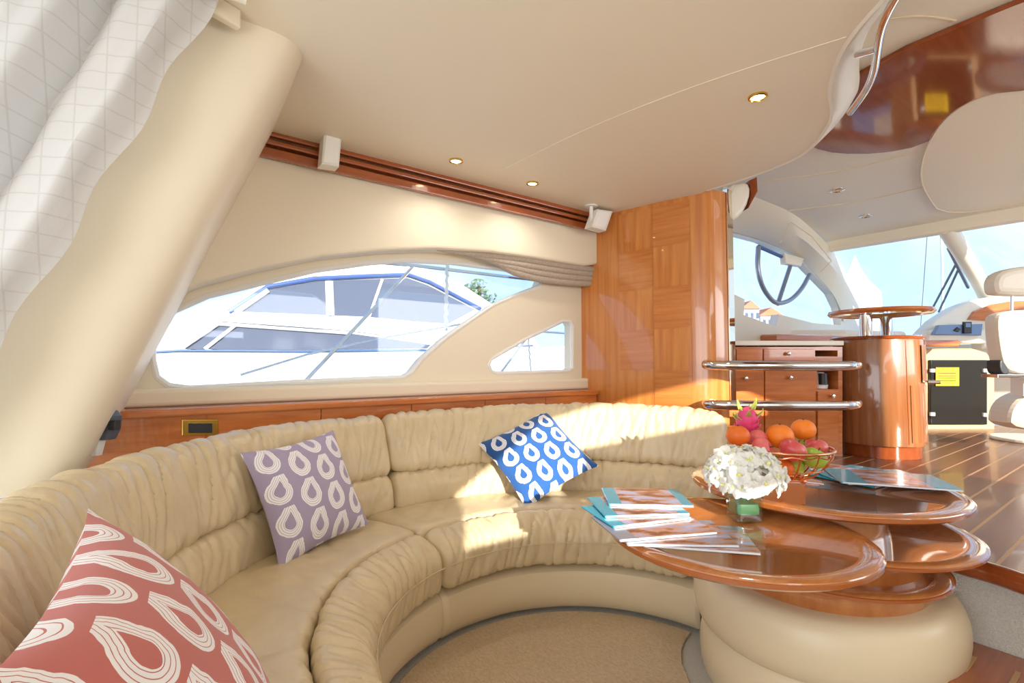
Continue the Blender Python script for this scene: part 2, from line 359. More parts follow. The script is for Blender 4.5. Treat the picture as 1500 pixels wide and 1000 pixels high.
# wooden valance: three slats with dark gaps
va = mk('trim_2', plateY([(362, 222), (388, 186), (884, 316), (884, 341)], SOF+.07, .02), M['valance'], label='slotted mahogany valance below the ceiling', **struct)
for t0, t1 in ((0, .24), (.36, .54), (.66, 1.0)):
    f = lambda t, e: (388+(362-388)*t, 186+(222-186)*t) if e == 0 else (884, 316+25*t)
    mk('slat', plateY([f(t1, 0), f(t1, 1), f(t0, 1), f(t0, 0)], SOF-.045, .03, .006), M['valance'], va)
# cream moulding, wood ledge and panel behind the sofa
mk('trim_3', plate([(-.3, 0, .962), (2.74, 0, .962), (2.74, 0, 1.045), (-.3, 0, 1.045)], [], (0, 2.74, 0), (1, 0, 0), (0, 0, 1), .06, .02), M['cream'], label='rounded cream moulding under the windows', **struct)
mk('trim_4', plateZ([(-.3, 2.60), (2.70, 2.60), (2.86, 2.80), (-.3, 2.80)], .962, .035, .01), M['wood'], label='glossy cherry wood ledge behind the sofa', **struct)
lp = mk('trim_5', plate([(-.3, 0, .3), (2.72, 0, .3), (2.72, 0, .93), (-.3, 0, .93)], [], (0, 2.66, 0), (1, 0, 0), (0, 0, 1), .03), M['wood'], label='cherry wood panelling under the ledge', **struct)
for i in range(6):
    x0 = -.3+i*.503; MB().box((x0+.2515, 2.655, .62), (.499, .03, .62)).build('wood_panel', M['wood'], lp)
# raked aft pillar
def pil(z):
    t = (z-.78)/(ZC-.78); xf = -.20+t*.62; yi = 1.98-t*.17
    return rounded([(xf-.75, yi), (xf, yi), (xf+.03, 2.8), (xf-.75, 2.8)], [.01, .14, .02, .01], 8), z
rows = []
for i in range(9):
    pl, z = pil(.78+(ZC-.78)*i/8); rows.append([(p.x, p.y, z) for p in pl])
MB().grid(rows, cv=True).fan(rows[0]).fan(rows[-1], True).build('wall_aft', M['cream'], label='raked cream pillar beside the aft doors', **struct)
# forward wooden bulkhead
PLAN = smooth_pts([(2.72, 2.80), (2.76, 2.62), (2.81, 2.40), (2.87, 2.12), (2.93, 1.91), (2.97, 1.84), (3.03, 1.81), (3.10, 1.80)], 2, False)
def plan_at(t):
    L = [0]
    for a, b in zip(PLAN, PLAN[1:]): L.append(L[-1]+(b-a).length)
    s = t*L[-1]
    for i in range(len(PLAN)-1):
        if s <= L[i+1]+1e-9:
            q = (s-L[i])/(L[i+1]-L[i]); p = PLAN[i].lerp(PLAN[i+1], q); d = (PLAN[i+1]-PLAN[i]).normalized(); return p, Vector((-d.y, d.x, 0))*-1
    return PLAN[-1], Vector((0, -1, 0))
def on_plan(t, z, off):
    p, n = plan_at(t); n = n if n.dot(Vector((-1, -.3, 0))) > 0 or t > .8 else -n
    return Vector((p.x, p.y, z)) + n*off
rows = [[on_plan(i/40, z, 0) for z in (.3, ZC+.02)] for i in range(41)] + [[Vector((3.10, 2.8, z)) for z in (.3, ZC+.02)]]
bh = MB().grid(rows).build('wall_forward', M['woodv'], label='curved cherry wood bulkhead with parquet veneer', **struct)
TW = .29
for r in range(6):
    z1 = ZC-.03-r*TW; z0 = z1-TW
    for c, (t0, t1) in enumerate(((.30, .535), (.537, .77))):
        g = [[on_plan(t0+(t1-t0)*i/8, z, -.004 if False else .004) for z in (z0+.001, z1-.001)] for i in range(9)]
        MB().grid(g).build('veneer_square', M['woodv' if (r+c) % 2 == 0 else 'woodh'], bh)
mk('mirror_panel', plate([(3.105, 1.80, .9), (3.17, 1.80, .9), (3.17, 1.80, 2.34), (3.105, 1.80, 2.34)], [], (0, 1.79, 0), (1, 0, 0), (0, 0, 1), .03), M['mirror'], label='narrow mirror panel on the end of the wooden bulkhead', **struct)
# ceiling of the saloon with its S-shaped forward edge
EDGE = [Pz(x, y, ZC) for x, y in [(1036,279),(1085,264),(1127,249),(1160,235),(1179,225),(1198,208),(1210,191),(1219,176),(1221,160),(1217,140),(1218,122),(1227,91),(1240,66),(1253,48),(1272,25),(1292,4)]]
EDGE = smooth_pts(EDGE, 2, False)
tail = [Vector((1.72, .42, ZC)), Vector((1.60, .1, ZC)), Vector((1.45, -.8, ZC)), Vector((1.40, -2.0, ZC))]
EDGE += tail
cpts = [(-1.6, 2.8), (-1.6, -2.0)] + [(p.x, p.y) for p in reversed(EDGE)] + [(2.98, 2.0), (2.98, 2.8)]
mk('ceiling', plateZ(cpts, ZC+.04, .04), M['ceil'], label='smooth cream headliner over the saloon', **struct)
rows = []
for i, p in enumerate(EDGE):
    a, b = EDGE[max(i-1, 0)], EDGE[min(i+1, len(EDGE)-1)]; t = (b-a).normalized(); n = Vector((-t.y, t.x, 0))
    if n.dot(Vector((1, -.4, 0))) < 0: n = -n
    k = min(1, i/30)
    rows.append([p+Vector((0, 0, 0))-n*.012, p-Vector((0, 0, .006)), p+n*.012+Vector((0, 0, .002)), p+n*(.02+.05*k)+Vector((0, 0, .045)), p+n*(.03+.07*k)+Vector((0, 0, .10)), p+n*(.03+.07*k)+Vector((0, 0, .17))])
MB().grid(rows).build('trim_6', M['lip'], label='white rounded lip along the S-curved ceiling edge', **struct)
sm = [Pz(x, y, ZC-.001) for x, y in [(735, 249), (850, 192), (960, 147), (1080, 104), (1240, 54)]]
MB().tube(smooth_pts(sm, 2, False), .0016, 6).build('trim_7', M['ceil'], label='fine piping seam across the saloon ceiling', **struct)
# wheelhouse ceiling
mk('ceiling_wheelhouse', plateZ([(1.45, -2), (5.9, -2), (5.9, 2.35), (3.0, 2.35), (3.0, 1.9), (2.3, 1.2), (1.6, .6)], ZU+.05, .05), M['ceil2'], label='pale headliner over the wheelhouse', **struct)
hat = smooth_pts([Pz(x, y, ZU) for x, y in [(1353,277),(1348,251),(1355,217),(1379,173),(1426,139),(1500,122),(1640,110),(1760,180),(1700,250),(1560,285),(1381,316)]], 2)
mk('ceiling_panel', plateZ([(p.x, p.y) for p in hat], ZU-.001, .012, .004), M['ceil'], label='round cream roof hatch lining above the helm', **struct)
wd = [Pz(x, y, ZU) for x, y in [(1150,190),(1197,213),(1218,218),(1240,220),(1272,220),(1305,217),(1335,211),(1361,201),(1366,192),(1379,173),(1400,154),(1426,139),(1460,130),(1500,126),(1640,112),(1640,-60),(1482,0),(1400,34),(1327,65),(1257,104)]]
MB().tube([Vector((p.x, p.y, ZU-.013)) for p in hat], .005, 6, True).build('hatch_piping', M['leather_pale'], bpy.data.objects['ceiling_panel'])
mk('gloss_ceiling_panel', plateZ([(p.x, p.y) for p in wd], ZU-.003, .02, .003), M['darkwood'], label='mirror-gloss dark wood panel set into the wheelhouse ceiling', **struct)
for n, sp in enumerate(([(1114,266),(1231,251),(1345,222)], [(1150,309),(1262,295),(1352,274)], [(1300,28),(1350,22),(1400,30)])):
    MB().tube(smooth_pts([Pz(x, y, ZU-.001) for x, y in sp], 2, False), .004, 6).build('trim_%d' % (8+n), M['leather_pale'], label=['aft piping seam across the wheelhouse ceiling', 'piping seam across the wheelhouse ceiling beside the small spotlight', 'curved seam above the gloss wood panel'][n], **struct)
# wheelhouse port side: window plate, header and screen pillar
YW = 2.35
def on_ws(px, py):
    v = ray(px, py); k = 2.7/.92; return CAM+v*((5.85+(2.44-H)*k)/(v.x+v.z*k))
W3 = [(1072,341),(1116,353),(1165,374),(1190,400),(1218,429),(1228,450),(1232,476),(1192,473),(1141,460),(1137,478),(1090,461),(1091,438),(1074,430)]
mk('wall_wheelhouse_port', plateY([(1040, 680), (1262, 600), (1268, 470), (1236, 450), (1222, 424), (1196, 396), (1168, 368), (1118, 346), (1060, 334), (1040, 334)], YW, .08, .004, [W3]), M['lip'], label='pale moulded side of the wheelhouse below its side window', **struct)
w3 = mk('window_3', plateY(W3, YW+.05, .008), M['glass'], label='curved side window of the wheelhouse', **struct)
DF = [(1111,361),(1109,392),(1116,420),(1130,440),(1141,445),(1158,440),(1174,424),(1186,402)]
MB().tube(smooth_pts([Py(x, y, YW-.02) for x, y in DF], 2, False), .022, 10).build('opening_frame', M['frame_metal'], w3)
MB().tube([Py(1162, 376, YW-.02), Py(1139, 446, YW-.02)], .02, 8).build('window_bar', M['frame_metal'], w3)
MB().tube([Py(1111, 361, YW-.02), Py(1150, 378, YW-.02), Py(1152, 386, YW-.02)], .018, 8).build('frame_top', M['navy'], w3)
mk('winder', plateY([(1150, 370), (1178, 378), (1174, 390), (1152, 386)], YW-.06, .06, .01), M['lip'], w3)
inn = [Pz(1060, 272, ZU), Pz(1085, 280, ZU), Pz(1110, 290, ZU), Pz(1160, 310, ZU), Pz(1190, 335, ZU), on_ws(1217, 362), on_ws(1240, 400), on_ws(1268, 455)]
ou = [Py(x, y, YW-.02) for x, y in [(1030,330),(1072,339),(1116,351),(1166,372),(1192,398),(1219,427),(1230,449),(1236,470)]]
inn = smooth_pts(inn, 2, False); ou = smooth_pts(ou, 2, False)
rows = [[a, a.lerp(b, .5)+Vector((0, -.05, -.02)), b] for a, b in zip(inn, ou)]
hd = MB().grid(rows).build('wall_screen_pillar', M['ceil2'], label='curved cream header and pillar between side window and windscreen', **struct)
g = [Py(x, y, 0) if 0 else PD(x, y, 4.55) for x, y in [(1143, 327), (1158, 325), (1195, 352), (1218, 384), (1203, 397)]]
MB().tube([PD(x, y, 4.3) for x, y in [(1143, 356), (1157, 324), (1190, 347), (1218, 382), (1202, 398)]], .004, 6).build('panel_seam', M['leather_pale'], hd)
# windscreen
def WS(s, y): return Vector((5.85+2.7*s, y, 2.44-.92*s))
for n, (ya, yb) in enumerate(((2.5, 1.29), (1.21, -1.0))):
    m = MB().grid([[WS(0, ya), WS(1, ya)], [WS(0, yb), WS(1, yb)]]).build('window_%d' % (4+n), M['glass'], label=['port pane of the raked windscreen', 'centre pane of the raked windscreen'][n], **struct)
rows = []
for i in range(9):
    c = WS(i/8*.66, 1.25)+Vector((-.03, 0, -.03)); rows.append(c)
MB().tube(rows, [.075, .075, .07, .07, .07, .07, .075, .085, .1], 12).build('wall_screen_mullion', M['ceil2'], label='rounded cream mullion between the windscreen panes', **struct)
mk('wall_screen_header', plate([(0, -2, 2.33), (0, 2.3, 2.36), (0, 2.3, 2.5), (0, -2, 2.5)], [], (5.78, 0, 0), (0, -1, 0), (0, 0, 1), .12, .02), M['ceil'], label='cream header above the windscreen', **struct)
# wheelhouse dash and sill
mk('wall_dash', plateZ([(8.5, 2.0), (8.5, 2.5), (5.2, 2.5), (5.2, 2.35), (5.6, 2.0), (6.35, 1.72), (6.6, 1.88)], 1.50, .12, .04), M['lip'], label='white moulded dash shelf under the windscreen', **struct)
mk('trim_11', plateZ([(4.6, 2.20), (5.5, 1.95), (6.05, 1.75), (6.1, 1.70), (6.16, 1.76), (5.55, 2.05), (4.7, 2.35), (4.6, 2.35)], 1.43, .07, .02), M['wood'], label='cherry wood sill strip under the side window', **struct)
mk('wall_dash_front', plateZ([(7.55, -2), (7.75, -2), (7.75, 2.3), (7.55, 2.3)], 1.38, .88), M['lip'], label='cream front of the dash', **struct)
mk('wall_starboard_mask', plate([(-2.7, 0, -.2), (7.3, 0, -.2), (7.3, 0, 2.6), (-2.7, 0, 2.6)], [[(-.30, 0, 1.50), (-.22, 0, 1.75), (.3, 0, 2.08), (1.2, 0, 2.22), (1.9, 0, 2.2), (2.25, 0, 2.0), (2.2, 0, 1.87), (.55, 0, 1.87), (.45, 0, 1.61), (1.0, 0, 1.60), (1.0, 0, 1.50)], [(2.9, 0, 1.2), (2.9, 0, 2.36), (5.5, 0, 2.36), (6.9, 0, 1.5), (6.9, 0, 1.2)]], (0, -2.0, 0), (1, 0, 0), (0, 0, 1), .08), M['cream'], label='unseen cream starboard wall with window openings cut to shape the sun patches', **struct)  # unseen wall; saloon opening notched so sun reaches the sofa but misses the flowers
# ================================================================== SOFA
SC = Vector((1.18, 1.13))
def resample(poly, n):
    pts = [Vector(p) for p in poly]; pts.append(pts[0]); L = [0]
    for a, b in zip(pts, pts[1:]): L.append(L[-1]+(b-a).length)
    out = []; i = 0
    for k in range(n):
        s = L[-1]*k/n
        while L[i+1] < s: i += 1
        out.append(pts[i].lerp(pts[i+1], (s-L[i])/max(L[i+1]-L[i], 1e-9)))
    return out
def sweep(a0, a1, poly, rad, amp=.0, fr=14, skew=.5, seed=0, step=.007, np_=56, Rend=.05, zt=None, fold=None):
    prof = resample(rounded(poly, rad, 8), np_); cen = sum(prof, Vector((0, 0)))/np_
    rm = cen.x; n = max(24, int(abs(R(a1-a0))*rm/step)); rows = []
    for i in range(n+1):
        a = R(a0+(a1-a0)*i/n); s = abs(R(a1-a0))*rm; d = min(i/n, 1-i/n)*s
        ins = Rend*(1-math.sqrt(max(0, 1-(1-min(d/Rend, 1))**2))); row = []
        for j, p in enumerate(prof):
            v = p-cen; L = v.length; q = cen+v*((L-min(ins, L*.95))/L)
            w = noise.noise(Vector((a*rm*fr+skew*j/np_*6, j/np_*3.2, seed)))
            w2 = noise.noise(Vector((a*rm*fr*2.3-skew*j/np_*9, j/np_*5, seed+9)))
            dsp = amp*(.35-1.35*(1-abs(w))**6+.5*w2)*min(1, d/.06)
            big = noise.noise(Vector((a*rm*2.2, j/np_*2.5, seed+3)))*amp*.8
            q = q+v/L*(dsp+big)
            z = q.y
            if zt: z += zt(math.degrees(a), q)
            row.append(Vector((SC.x+q.x*math.cos(a), SC.y+q.x*math.sin(a), z)))
        rows.append(row)
    mb = MB().grid(rows, cv=True); mb.fan(rows[0]); mb.fan(rows[-1], True); return mb
so = thing('curved_sofa', (SC.x, SC.y+1.0, 0), 'tan leather horseshoe sofa with pleated front roll and puffy backrest', 'sofa')
SPL = 105.0; A0, A1 = 13, 204
for a, b in ((A0-3, SPL), (SPL, A1)):
    sweep(a, b, [(.735, .02), (.715, .12), (.735, .215), (1.25, .215), (1.25, .02)], [.02, .05, .02, .01, .01], .0008, 3, step=.02, np_=30, Rend=.012).build('base_panel', M['leather_pale'], so)
for n, (a, b) in enumerate(((A0, SPL+1), (SPL+1, A1))):
    sweep(a, b, [(.705, .225), (.69, .40), (.86, .455), (.875, .225)], [.03, .10, .045, .02], .0075, 20, .5, 2+n).build('front_roll', M['leather'], so)
    sweep(a, b, [(.865, .23), (.865, .447), (1.08, .45), (1.32, .425), (1.32, .23)], [.02, .045, .2, .05, .02], .0065, 9, 1.4, 12+n, step=.009).build('seat_cushion', M['leather'], so)
    # the piping that runs along the roll
    sm_ = [Vector((SC.x+.693*math.cos(R(t)), SC.y+.693*math.sin(R(t)), .335)) for t in [a+1.5+(b-a-3)*k/60 for k in range(61)]]
    MB().tube(sm_, .0022, 6).build('stitched_seam', M['leather'], so)
zt = lambda a, q: (.03*max(0, min(1, (98-a)/50))-.06*max(0, (32-a)/22)**2)*max(0, min(1, (q.y-.55)/.3))
for n, (a, b) in enumerate(((A0+2, 98), (98, A1))):
    sweep(a, b, [(1.235, .41), (1.245, .54), (1.29, .60), (1.46, .60), (1.46, .40)], [.04, .07, .05, .02, .02], .007, 17, .8, 22+n, step=.009).build('lumbar_band', M['leather'], so)
    sweep(a, b, [(1.275, .585), (1.31, .76), (1.37, .885), (1.475, .89), (1.495, .76), (1.46, .575)], [.05, .10, .09, .09, .05, .03], .0095, 17, .7, 32+n, zt=zt, Rend=.08 if n == 0 else .05).build('backrest', M['leather'], so)
# ================================================================== CUSHIONS
def cushion(c, x, y, s, T, rgb, nm, label):
    x, y = Vector(x).normalized(), Vector(y); y = (y-x*y.dot(x)).normalized(); z = x.cross(y); n = 36; mb = MB()
    for sg in (1, -1):
        rows = []
        for i in range(n+1):
            row = []
            for j in range(n+1):
                u, v = 2*i/n-1, 2*j/n-1
                px = u*(1-.09*(1-v*v)*u*u); py = v*(1-.09*(1-u*u)*v*v)
                h = T*((1-u**4)*(1-v**4))**.62*(.62+.38*(1-u*u)*(1-v*v)); h += .006*noise.noise(Vector((u*3, v*3, sg*4+s*10)))*(1-u**4)*(1-v**4)
                row.append(Vector((px*s/2, py*s/2, sg*h)))
            rows.append(row if sg > 0 else row[::-1])
        mb.grid(rows)
    me = mb.mesh(); me.materials.append(drop_fabric(nm, rgb)); me.name = 'cushion'
    o = bpy.data.objects.new('throw_cushion', me); COL.objects.link(o); m = Matrix((x, y, z)).transposed().to_4x4(); m.translation = Vector(c); o.matrix_world = m
    tag(o, label, 'cushion', 'patterned throw cushions on the sofa')
cushion((.522, 2.093, .645), (.891, .448, .071), (-.252, .358, .899), .445, .075, (166, 152, 178), 'lilac_drop_fabric', 'lilac cushion with white teardrop print')
cushion(CAM+(Vector((1.687, 2.083, .668))-CAM)*1.035, (.912, -.164, .377), (-.103, .797, .595), .486, .07, (28, 82, 148), 'blue_drop_fabric', 'bright blue cushion with white teardrop print')
cushion(Vector((.03, .90, .70))-Vector((.048, .998, .036))*.03-Vector((-.536, -.004, .844))*.03, (.048, .998, .036), (-.536, -.004, .844), .53, .085, (192, 106, 97), 'coral_drop_fabric', 'coral red cushion with white teardrop print')
# ================================================================== TABLE
tb = thing('tiered_table', (2.0, .82, 0), 'round two-level cherry wood table on a padded leather drum', 'table')
def top(name, c, r, z, th=.03):
    prof = [(r*.001, z-th), (r-.04, z-th), (r-.008, z-th*.75), (r, z-th*.4), (r-.004, z-.004), (r-.014, z)]
    o = MB().lathe(prof+[(r*.86, z), (r*.86-.004, z-.003), (.001, z-.003)], (c[0], c[1], 0), 96).build(name, M['tablewood'], tb)
    MB().lathe([(r-.012, z-th*.9), (r+.001, z-th*.62), (r+.001, z-th*.3), (r-.012, z-.001)], (c[0], c[1], 0), 96).build('edge_band', M['tableedge'], o)
    return o
top('upper_top', (2.10, .868), .455, .70, .03); top('lower_top', (1.457, .842), .375, .65, .03)
top('shelf', (2.02, .79), .42, .585, .022); top('lower_shelf', (1.96, .80), .36, .485, .025)
MB().lathe([(.30, .36), (.32, .40), (.33, .46), (.30, .462), (.30, .52), (.31, .565), (.22, .57), (.20, .672)], (1.97, .82, 0), 64).build('pedestal', M['tablewood'], tb)
MB().tube([(1.72, .86, .622), (1.72, .86, .30)], .05, 16).build('pivot_column', M['chrome'], tb)
def band(z, r, h, tilt, n=72):
    rows = []
    for i in range(n):
        a = 2*math.pi*i/n; row = []
        dz = tilt*math.cos(a-R(150))
        for k in range(17):
            p = -math.pi/2+math.pi*k/16; row.append(Vector((1.98+(r-.07+.07*math.cos(p)**.7 if math.cos(p) > 0 else r-.07)*math.cos(a), .83+(r-.07+.07*max(0, math.cos(p))**.7)*math.sin(a), z+h/2*math.sin(p)+dz)))
        rows.append(row)
    mb = MB().grid(rows, cu=True); mb.fan([r_[-1] for r_ in rows]); return mb
band(.300, .42, .205, -.012).build('padded_band', M['leather_pale'], tb)
band(.115, .40, .23, -.03).build('padded_band', M['leather_pale'], tb)
# magazines
def magazine(cx, cy, z, rot, kind, label, grp, th=.007, w=.30, h=.21):
    t = thing('magazine', (cx, cy, z), label, 'magazine', grp); t.rotation_euler = (0, 0, rot)
    for nm, zz, hh, mt, e in (('pages', th/2, th*.7, 'pages', .002), ('cover', th-.0006, .0012, kind, 0), ('back_cover', .0006, .0012, 'pages', 0)):
        me = MB().box((0, 0, zz), (w-e, h-e, hh)).mesh(False); me.materials.append(M[mt]); me.name = nm
        o = bpy.data.objects.new(nm, me); COL.objects.link(o); o.parent = t
    me = MB().tube([(-w/2, -h/2, th/2), (-w/2, h/2, th/2)], th*.5, 8).mesh(); me.materials.append(M[kind]); o = bpy.data.objects.new('spine', me); COL.objects.link(o); o.parent = t
base = math.atan2(R0.y, R0.x)
zt_ = .6505; G1 = 'magazines fanned on the lower table'
for i, (px, py, dr, kd, lab) in enumerate(((1018, 787, -12, 'mag_grey', 'grey catalogue at the bottom of the fan on the lower table'), (985, 781, -2, 'mag_grey', 'grey catalogue second from the bottom of the fan on the lower table'), (955, 770, 12, 'mag_grey', 'grey catalogue third from the bottom, touching the turquoise brochures'),
        (930, 752, 18, 'mag_teal', 'turquoise brochure lying directly on the grey catalogues'), (932, 742, 6, 'mag_teal', 'turquoise brochure in the middle of the turquoise three'), (945, 729, -4, 'mag_teal', 'turquoise brochure topmost of the fan on the lower table'))):
    p = Pz(px, py, zt_+.008*i); magazine(p.x, p.y, zt_+.008*i, base+R(dr), kd, lab, G1, w=.30 if kd == 'mag_grey' else .27)
G2 = 'brochures on the upper table'
for i, (px, py, dr, lab) in enumerate(((1262, 697, 30, 'turquoise brochure at the bottom of the pile beside the fruit bowl'), (1280, 699, -2, 'turquoise brochure in the middle of the pile beside the fruit bowl'), (1300, 702, -20, 'turquoise brochure on top of the pile beside the fruit bowl'))):
    p = Pz(px, py, .7005+.008*i); magazine(p.x, p.y, .7005+.0075*i, base+R(dr), 'mag_teal', lab, G2, w=.36, h=.25)
# ---- flower vase
vp = Pz(1090, 760, .65); vp.z = .6505
vs = thing('flower_vase', vp, 'small square glass vase with green leaf and white orchids', 'vase')
sq = lambda h, z: [(vp.x+p.x, vp.y+p.y, z) for p in rounded([Matrix.Rotation(base, 2) @ Vector(q) for q in ((-h, -h), (h, -h), (h, h), (-h, h))], .014, 4)]
g = [sq(.040, .6505), sq(.044, .655), sq(.046, .735), sq(.042, .735), sq(.039, .672)]
MB().grid(g, cv=True).fan(g[0]).fan(g[-1], True).build('glass_body', M['vglass'], vs)
M['leafdark'] = mat('vase_leaf', (70, 128, 88), .4); M['petal'] = cloth_trans('orchid_petal', (246, 246, 241), .35, (60, .1, .001)); M['petalc'] = mat('orchid_centre', (226, 224, 150), .5)
g = [sq(.036, .674), sq(.037, .69), sq(.034, .706)]; MB().grid(g, cv=True).fan(g[-1]).build('wrapped_leaf', M['leafdark'], vs)
pm = MB()
for k in range(5):
    a = 2*math.pi*k/5+.3; wd_, ln_ = (.020 if k in (1, 4) else .014), .034
    rows = []
    for i in range(6):
        t = i/5; ww = wd_*math.sin(math.pi*(.12+.80*t))*.95; l = ln_*t; up = .012*math.sin(t*2.2)
        rows.append([Vector((math.cos(a)*l-math.sin(a)*s*ww, math.sin(a)*l+math.cos(a)*s*ww, up-.004*s*s)) for s in (-1, 0, 1)])
    pm.grid(rows)
petal_me = pm.mesh(); petal_me.materials.append(M['petal']); petal_me.name = 'blossom'
cen_me = MB().lathe([(.001, .0), (.006, .004), (.005, .012), (.001, .016)], seg=8).mesh(); cen_me.materials.append(M['petalc'])
rng = random.Random(11); nb = 0
while nb < 120:
    d = Vector((rng.gauss(0, 1), rng.gauss(0, 1), rng.gauss(.35, .8))).normalized()
    if d.z < -.35: continue
    k_ = 1 if nb % 3 else .72; p = Vector((d.x*.108*k_, d.y*.108*k_, .140+d.z*.080*k_))
    if p.z < .075 or (Vector((vp.x+p.x-2.10, vp.y+p.y-.868)).length < .50 and p.z < .090): continue
    o = bpy.data.objects.new('blossom', petal_me); COL.objects.link(o); o.parent = vs; o.location = p
    q = (d+Vector((rng.uniform(-.4, .4), rng.uniform(-.4, .4), rng.uniform(-.3, .3)))).normalized()
    o.rotation_mode = 'QUATERNION'; o.rotation_quaternion = q.to_track_quat('Z', 'Y') @ Matrix.Rotation(rng.uniform(0, 6.28), 3, 'Z').to_quaternion()
    s_ = rng.uniform(.85, 1.15); o.scale = (s_, s_, s_)
    c = bpy.data.objects.new('blossom_centre', cen_me); COL.objects.link(c); c.parent = o; nb += 1
for k in range(6):
    a = k*1.05; MB().tube([vp+Vector((0, 0, .06)), vp+Vector((.03*math.cos(a), .03*math.sin(a), .10)), vp+Vector((.06*math.cos(a), .06*math.sin(a), .14))], .003, 6).build('stem', M['leafdark'], vs)
# ---- fruit bowl
bp = Pz(1146, 706, .70); bp.z = .7005
fb = thing('fruit_bowl', bp, 'rose gold wire fruit bowl on a beaded foot', 'bowl')
BR = .175
def ringp(r, z, n=48, wob=0): return [bp+Vector((r*math.cos(2*math.pi*k/n), r*math.sin(2*math.pi*k/n), z+wob*math.sin(2*math.pi*k/n*12))) for k in range(n)]
MB().tube(ringp(BR, .135), .0055, 10, True).build('rim', M['rose'], fb); MB().tube(ringp(BR-.004, .120, 96, .004), .003, 6, True).build('twisted_rim', M['rose'], fb)
MB().tube(ringp(.075, .022), .004, 8, True).build('foot_ring', M['rose'], fb); MB().tube(ringp(.135, .062, 64), .003, 8, True).build('middle_ring', M['rose'], fb)
for k in range(16):
    a = 2*math.pi*k/16; MB().tube([bp+Vector((r*math.cos(a), r*math.sin(a), z)) for r, z in ((.0, .022), (.075, .022), (.11, .038), (.145, .072), (.166, .105), (BR, .135))], .0028, 6).build('wire', M['rose'], fb)
for k in range(4):
    a = 2*math.pi*k/4+.4; q = bp+Vector((.07*math.cos(a), .07*math.sin(a), .0)); MB().lathe([(.001, 0), (.010, .004), (.012, .011), (.008, .019), (.001, .022)], q, 14).build('ball_foot', M['rose'], fb)
M['orange'] = mat('orange_peel', (238, 128, 28), .42, bump=(420, .5, .002)); M['mandarin'] = mat('mandarin_peel', (228, 108, 24), .42, bump=(420, .5, .002))
M['redapple'] = mat('red_apple_skin', (196, 62, 74), .3, var=((10, 10, 4), (222, 120, 104))); M['greenapple'] = mat('green_apple_skin', (150, 184, 60), .3, var=((8, 8, 8), (176, 200, 84)))
M['pinkmango'] = mat('pink_skin', (220, 96, 104), .4, var=((7, 7, 7), (230, 130, 116))); M['dragon'] = mat('dragon_fruit_skin', (224, 70, 124), .5); M['dragontip'] = mat('dragon_fruit_scale', (178, 190, 84), .5); M['stalk'] = mat('stalk', (92, 70, 44), .8)
FG = 'fruit in the wire bowl'
FR = []
def fruit(px, py, D, r, *a): FR.append([PD(px, py, D), r, a])
def build_fruit(c, r, kind, nm, label, cat, squash=.92, tilt=(0, 0)):
    ax_ = Matrix.Rotation(tilt[0], 3, 'X') @ Matrix.Rotation(tilt[1], 3, 'Y')
    t = thing(nm, c-Vector((0, 0, r*squash)), label, cat, FG); dim = .22 if 'apple' in nm else .06
    prof = []
    for k in range(25):
        p = -math.pi/2+math.pi*k/24; rr = math.cos(p); z = math.sin(p)*squash
        z -= dim*math.exp(-(rr/.28)**2)*(1 if z > 0 else -.6)
        if 'apple' in nm: rr *= 1+.06*math.sin(p)
        prof.append((max(rr, .001)*r, z*r))
    MB().lathe(prof, c, 36, ax=ax_).build('flesh_skin', M[kind], t)
    top_ = c+ax_ @ Vector((0, 0, (squash-dim)*r)); MB().tube([top_-ax_ @ Vector((0, 0, .004)), top_+ax_ @ Vector((.002, 0, .016 if 'apple' in nm else .004))], .0022 if 'apple' in nm else .004, 6).build('stalk', M['stalk'], t)
DB = PD(1146, 703, 1).dot(DH) and (bp-CAM).dot(DH)
fruit(1083, 641, DB-.03, .043, 'mandarin', 'mandarin', 'small mandarin leaning on the bowl rim beside the dragon fruit', 'orange', .9)
fruit(1139, 633, DB-.02, .049, 'orange', 'orange', 'large orange in the middle of the pile', 'orange', .95)
fruit(1176, 628, DB+.05, .045, 'orange', 'orange', 'orange at the back of the pile, highest above the green apples', 'orange', .92)
fruit(1151, 686, DB-.07, .040, 'mandarin', 'mandarin', 'mandarin seen through the wires low in the bowl', 'orange', .92)
fruit(1159, 651, DB-.09, .047, 'redapple', 'red_apple', 'dark red apple with its dimple up on top of the pile', 'apple', .88, (.5, .3))
fruit(1110, 653, DB-.08, .043, 'pinkmango', 'pink_apple', 'rosy apple resting low in front of the dragon fruit', 'apple', .85, (1.2, .2))
fruit(1111, 629, DB+.01, .036, 'pinkmango', 'pink_apple', 'small rosy apple wedged between dragon fruit and orange', 'apple', .9, (.2, .8))
fruit(1210, 662, DB+.0, .040, 'redapple', 'red_apple', 'red apple at the bowl rim beside the brochures', 'apple', .88)
fruit(1187, 672, DB-.05, .044, 'greenapple', 'green_apple', 'green apple showing largest through the wires', 'apple', .88, (.4, .2))
fruit(1170, 694, DB-.05, .040, 'greenapple', 'green_apple', 'green apple at the bottom of the bowl', 'apple', .88)
fruit(1197, 653, DB+.05, .040, 'greenapple', 'green_apple', 'green apple behind the dark red apple at the rim', 'apple', .88, (.3, .3))
fruit(1135, 672, DB+.02, .042, 'greenapple', 'green_apple', 'green apple buried in the middle of the bowl', 'apple', .88)
FR.append([PD(1098, 617, DB+.04), .044, None])
home = [f[0].copy() for f in FR]; ctr = bp+Vector((0, 0, .182))
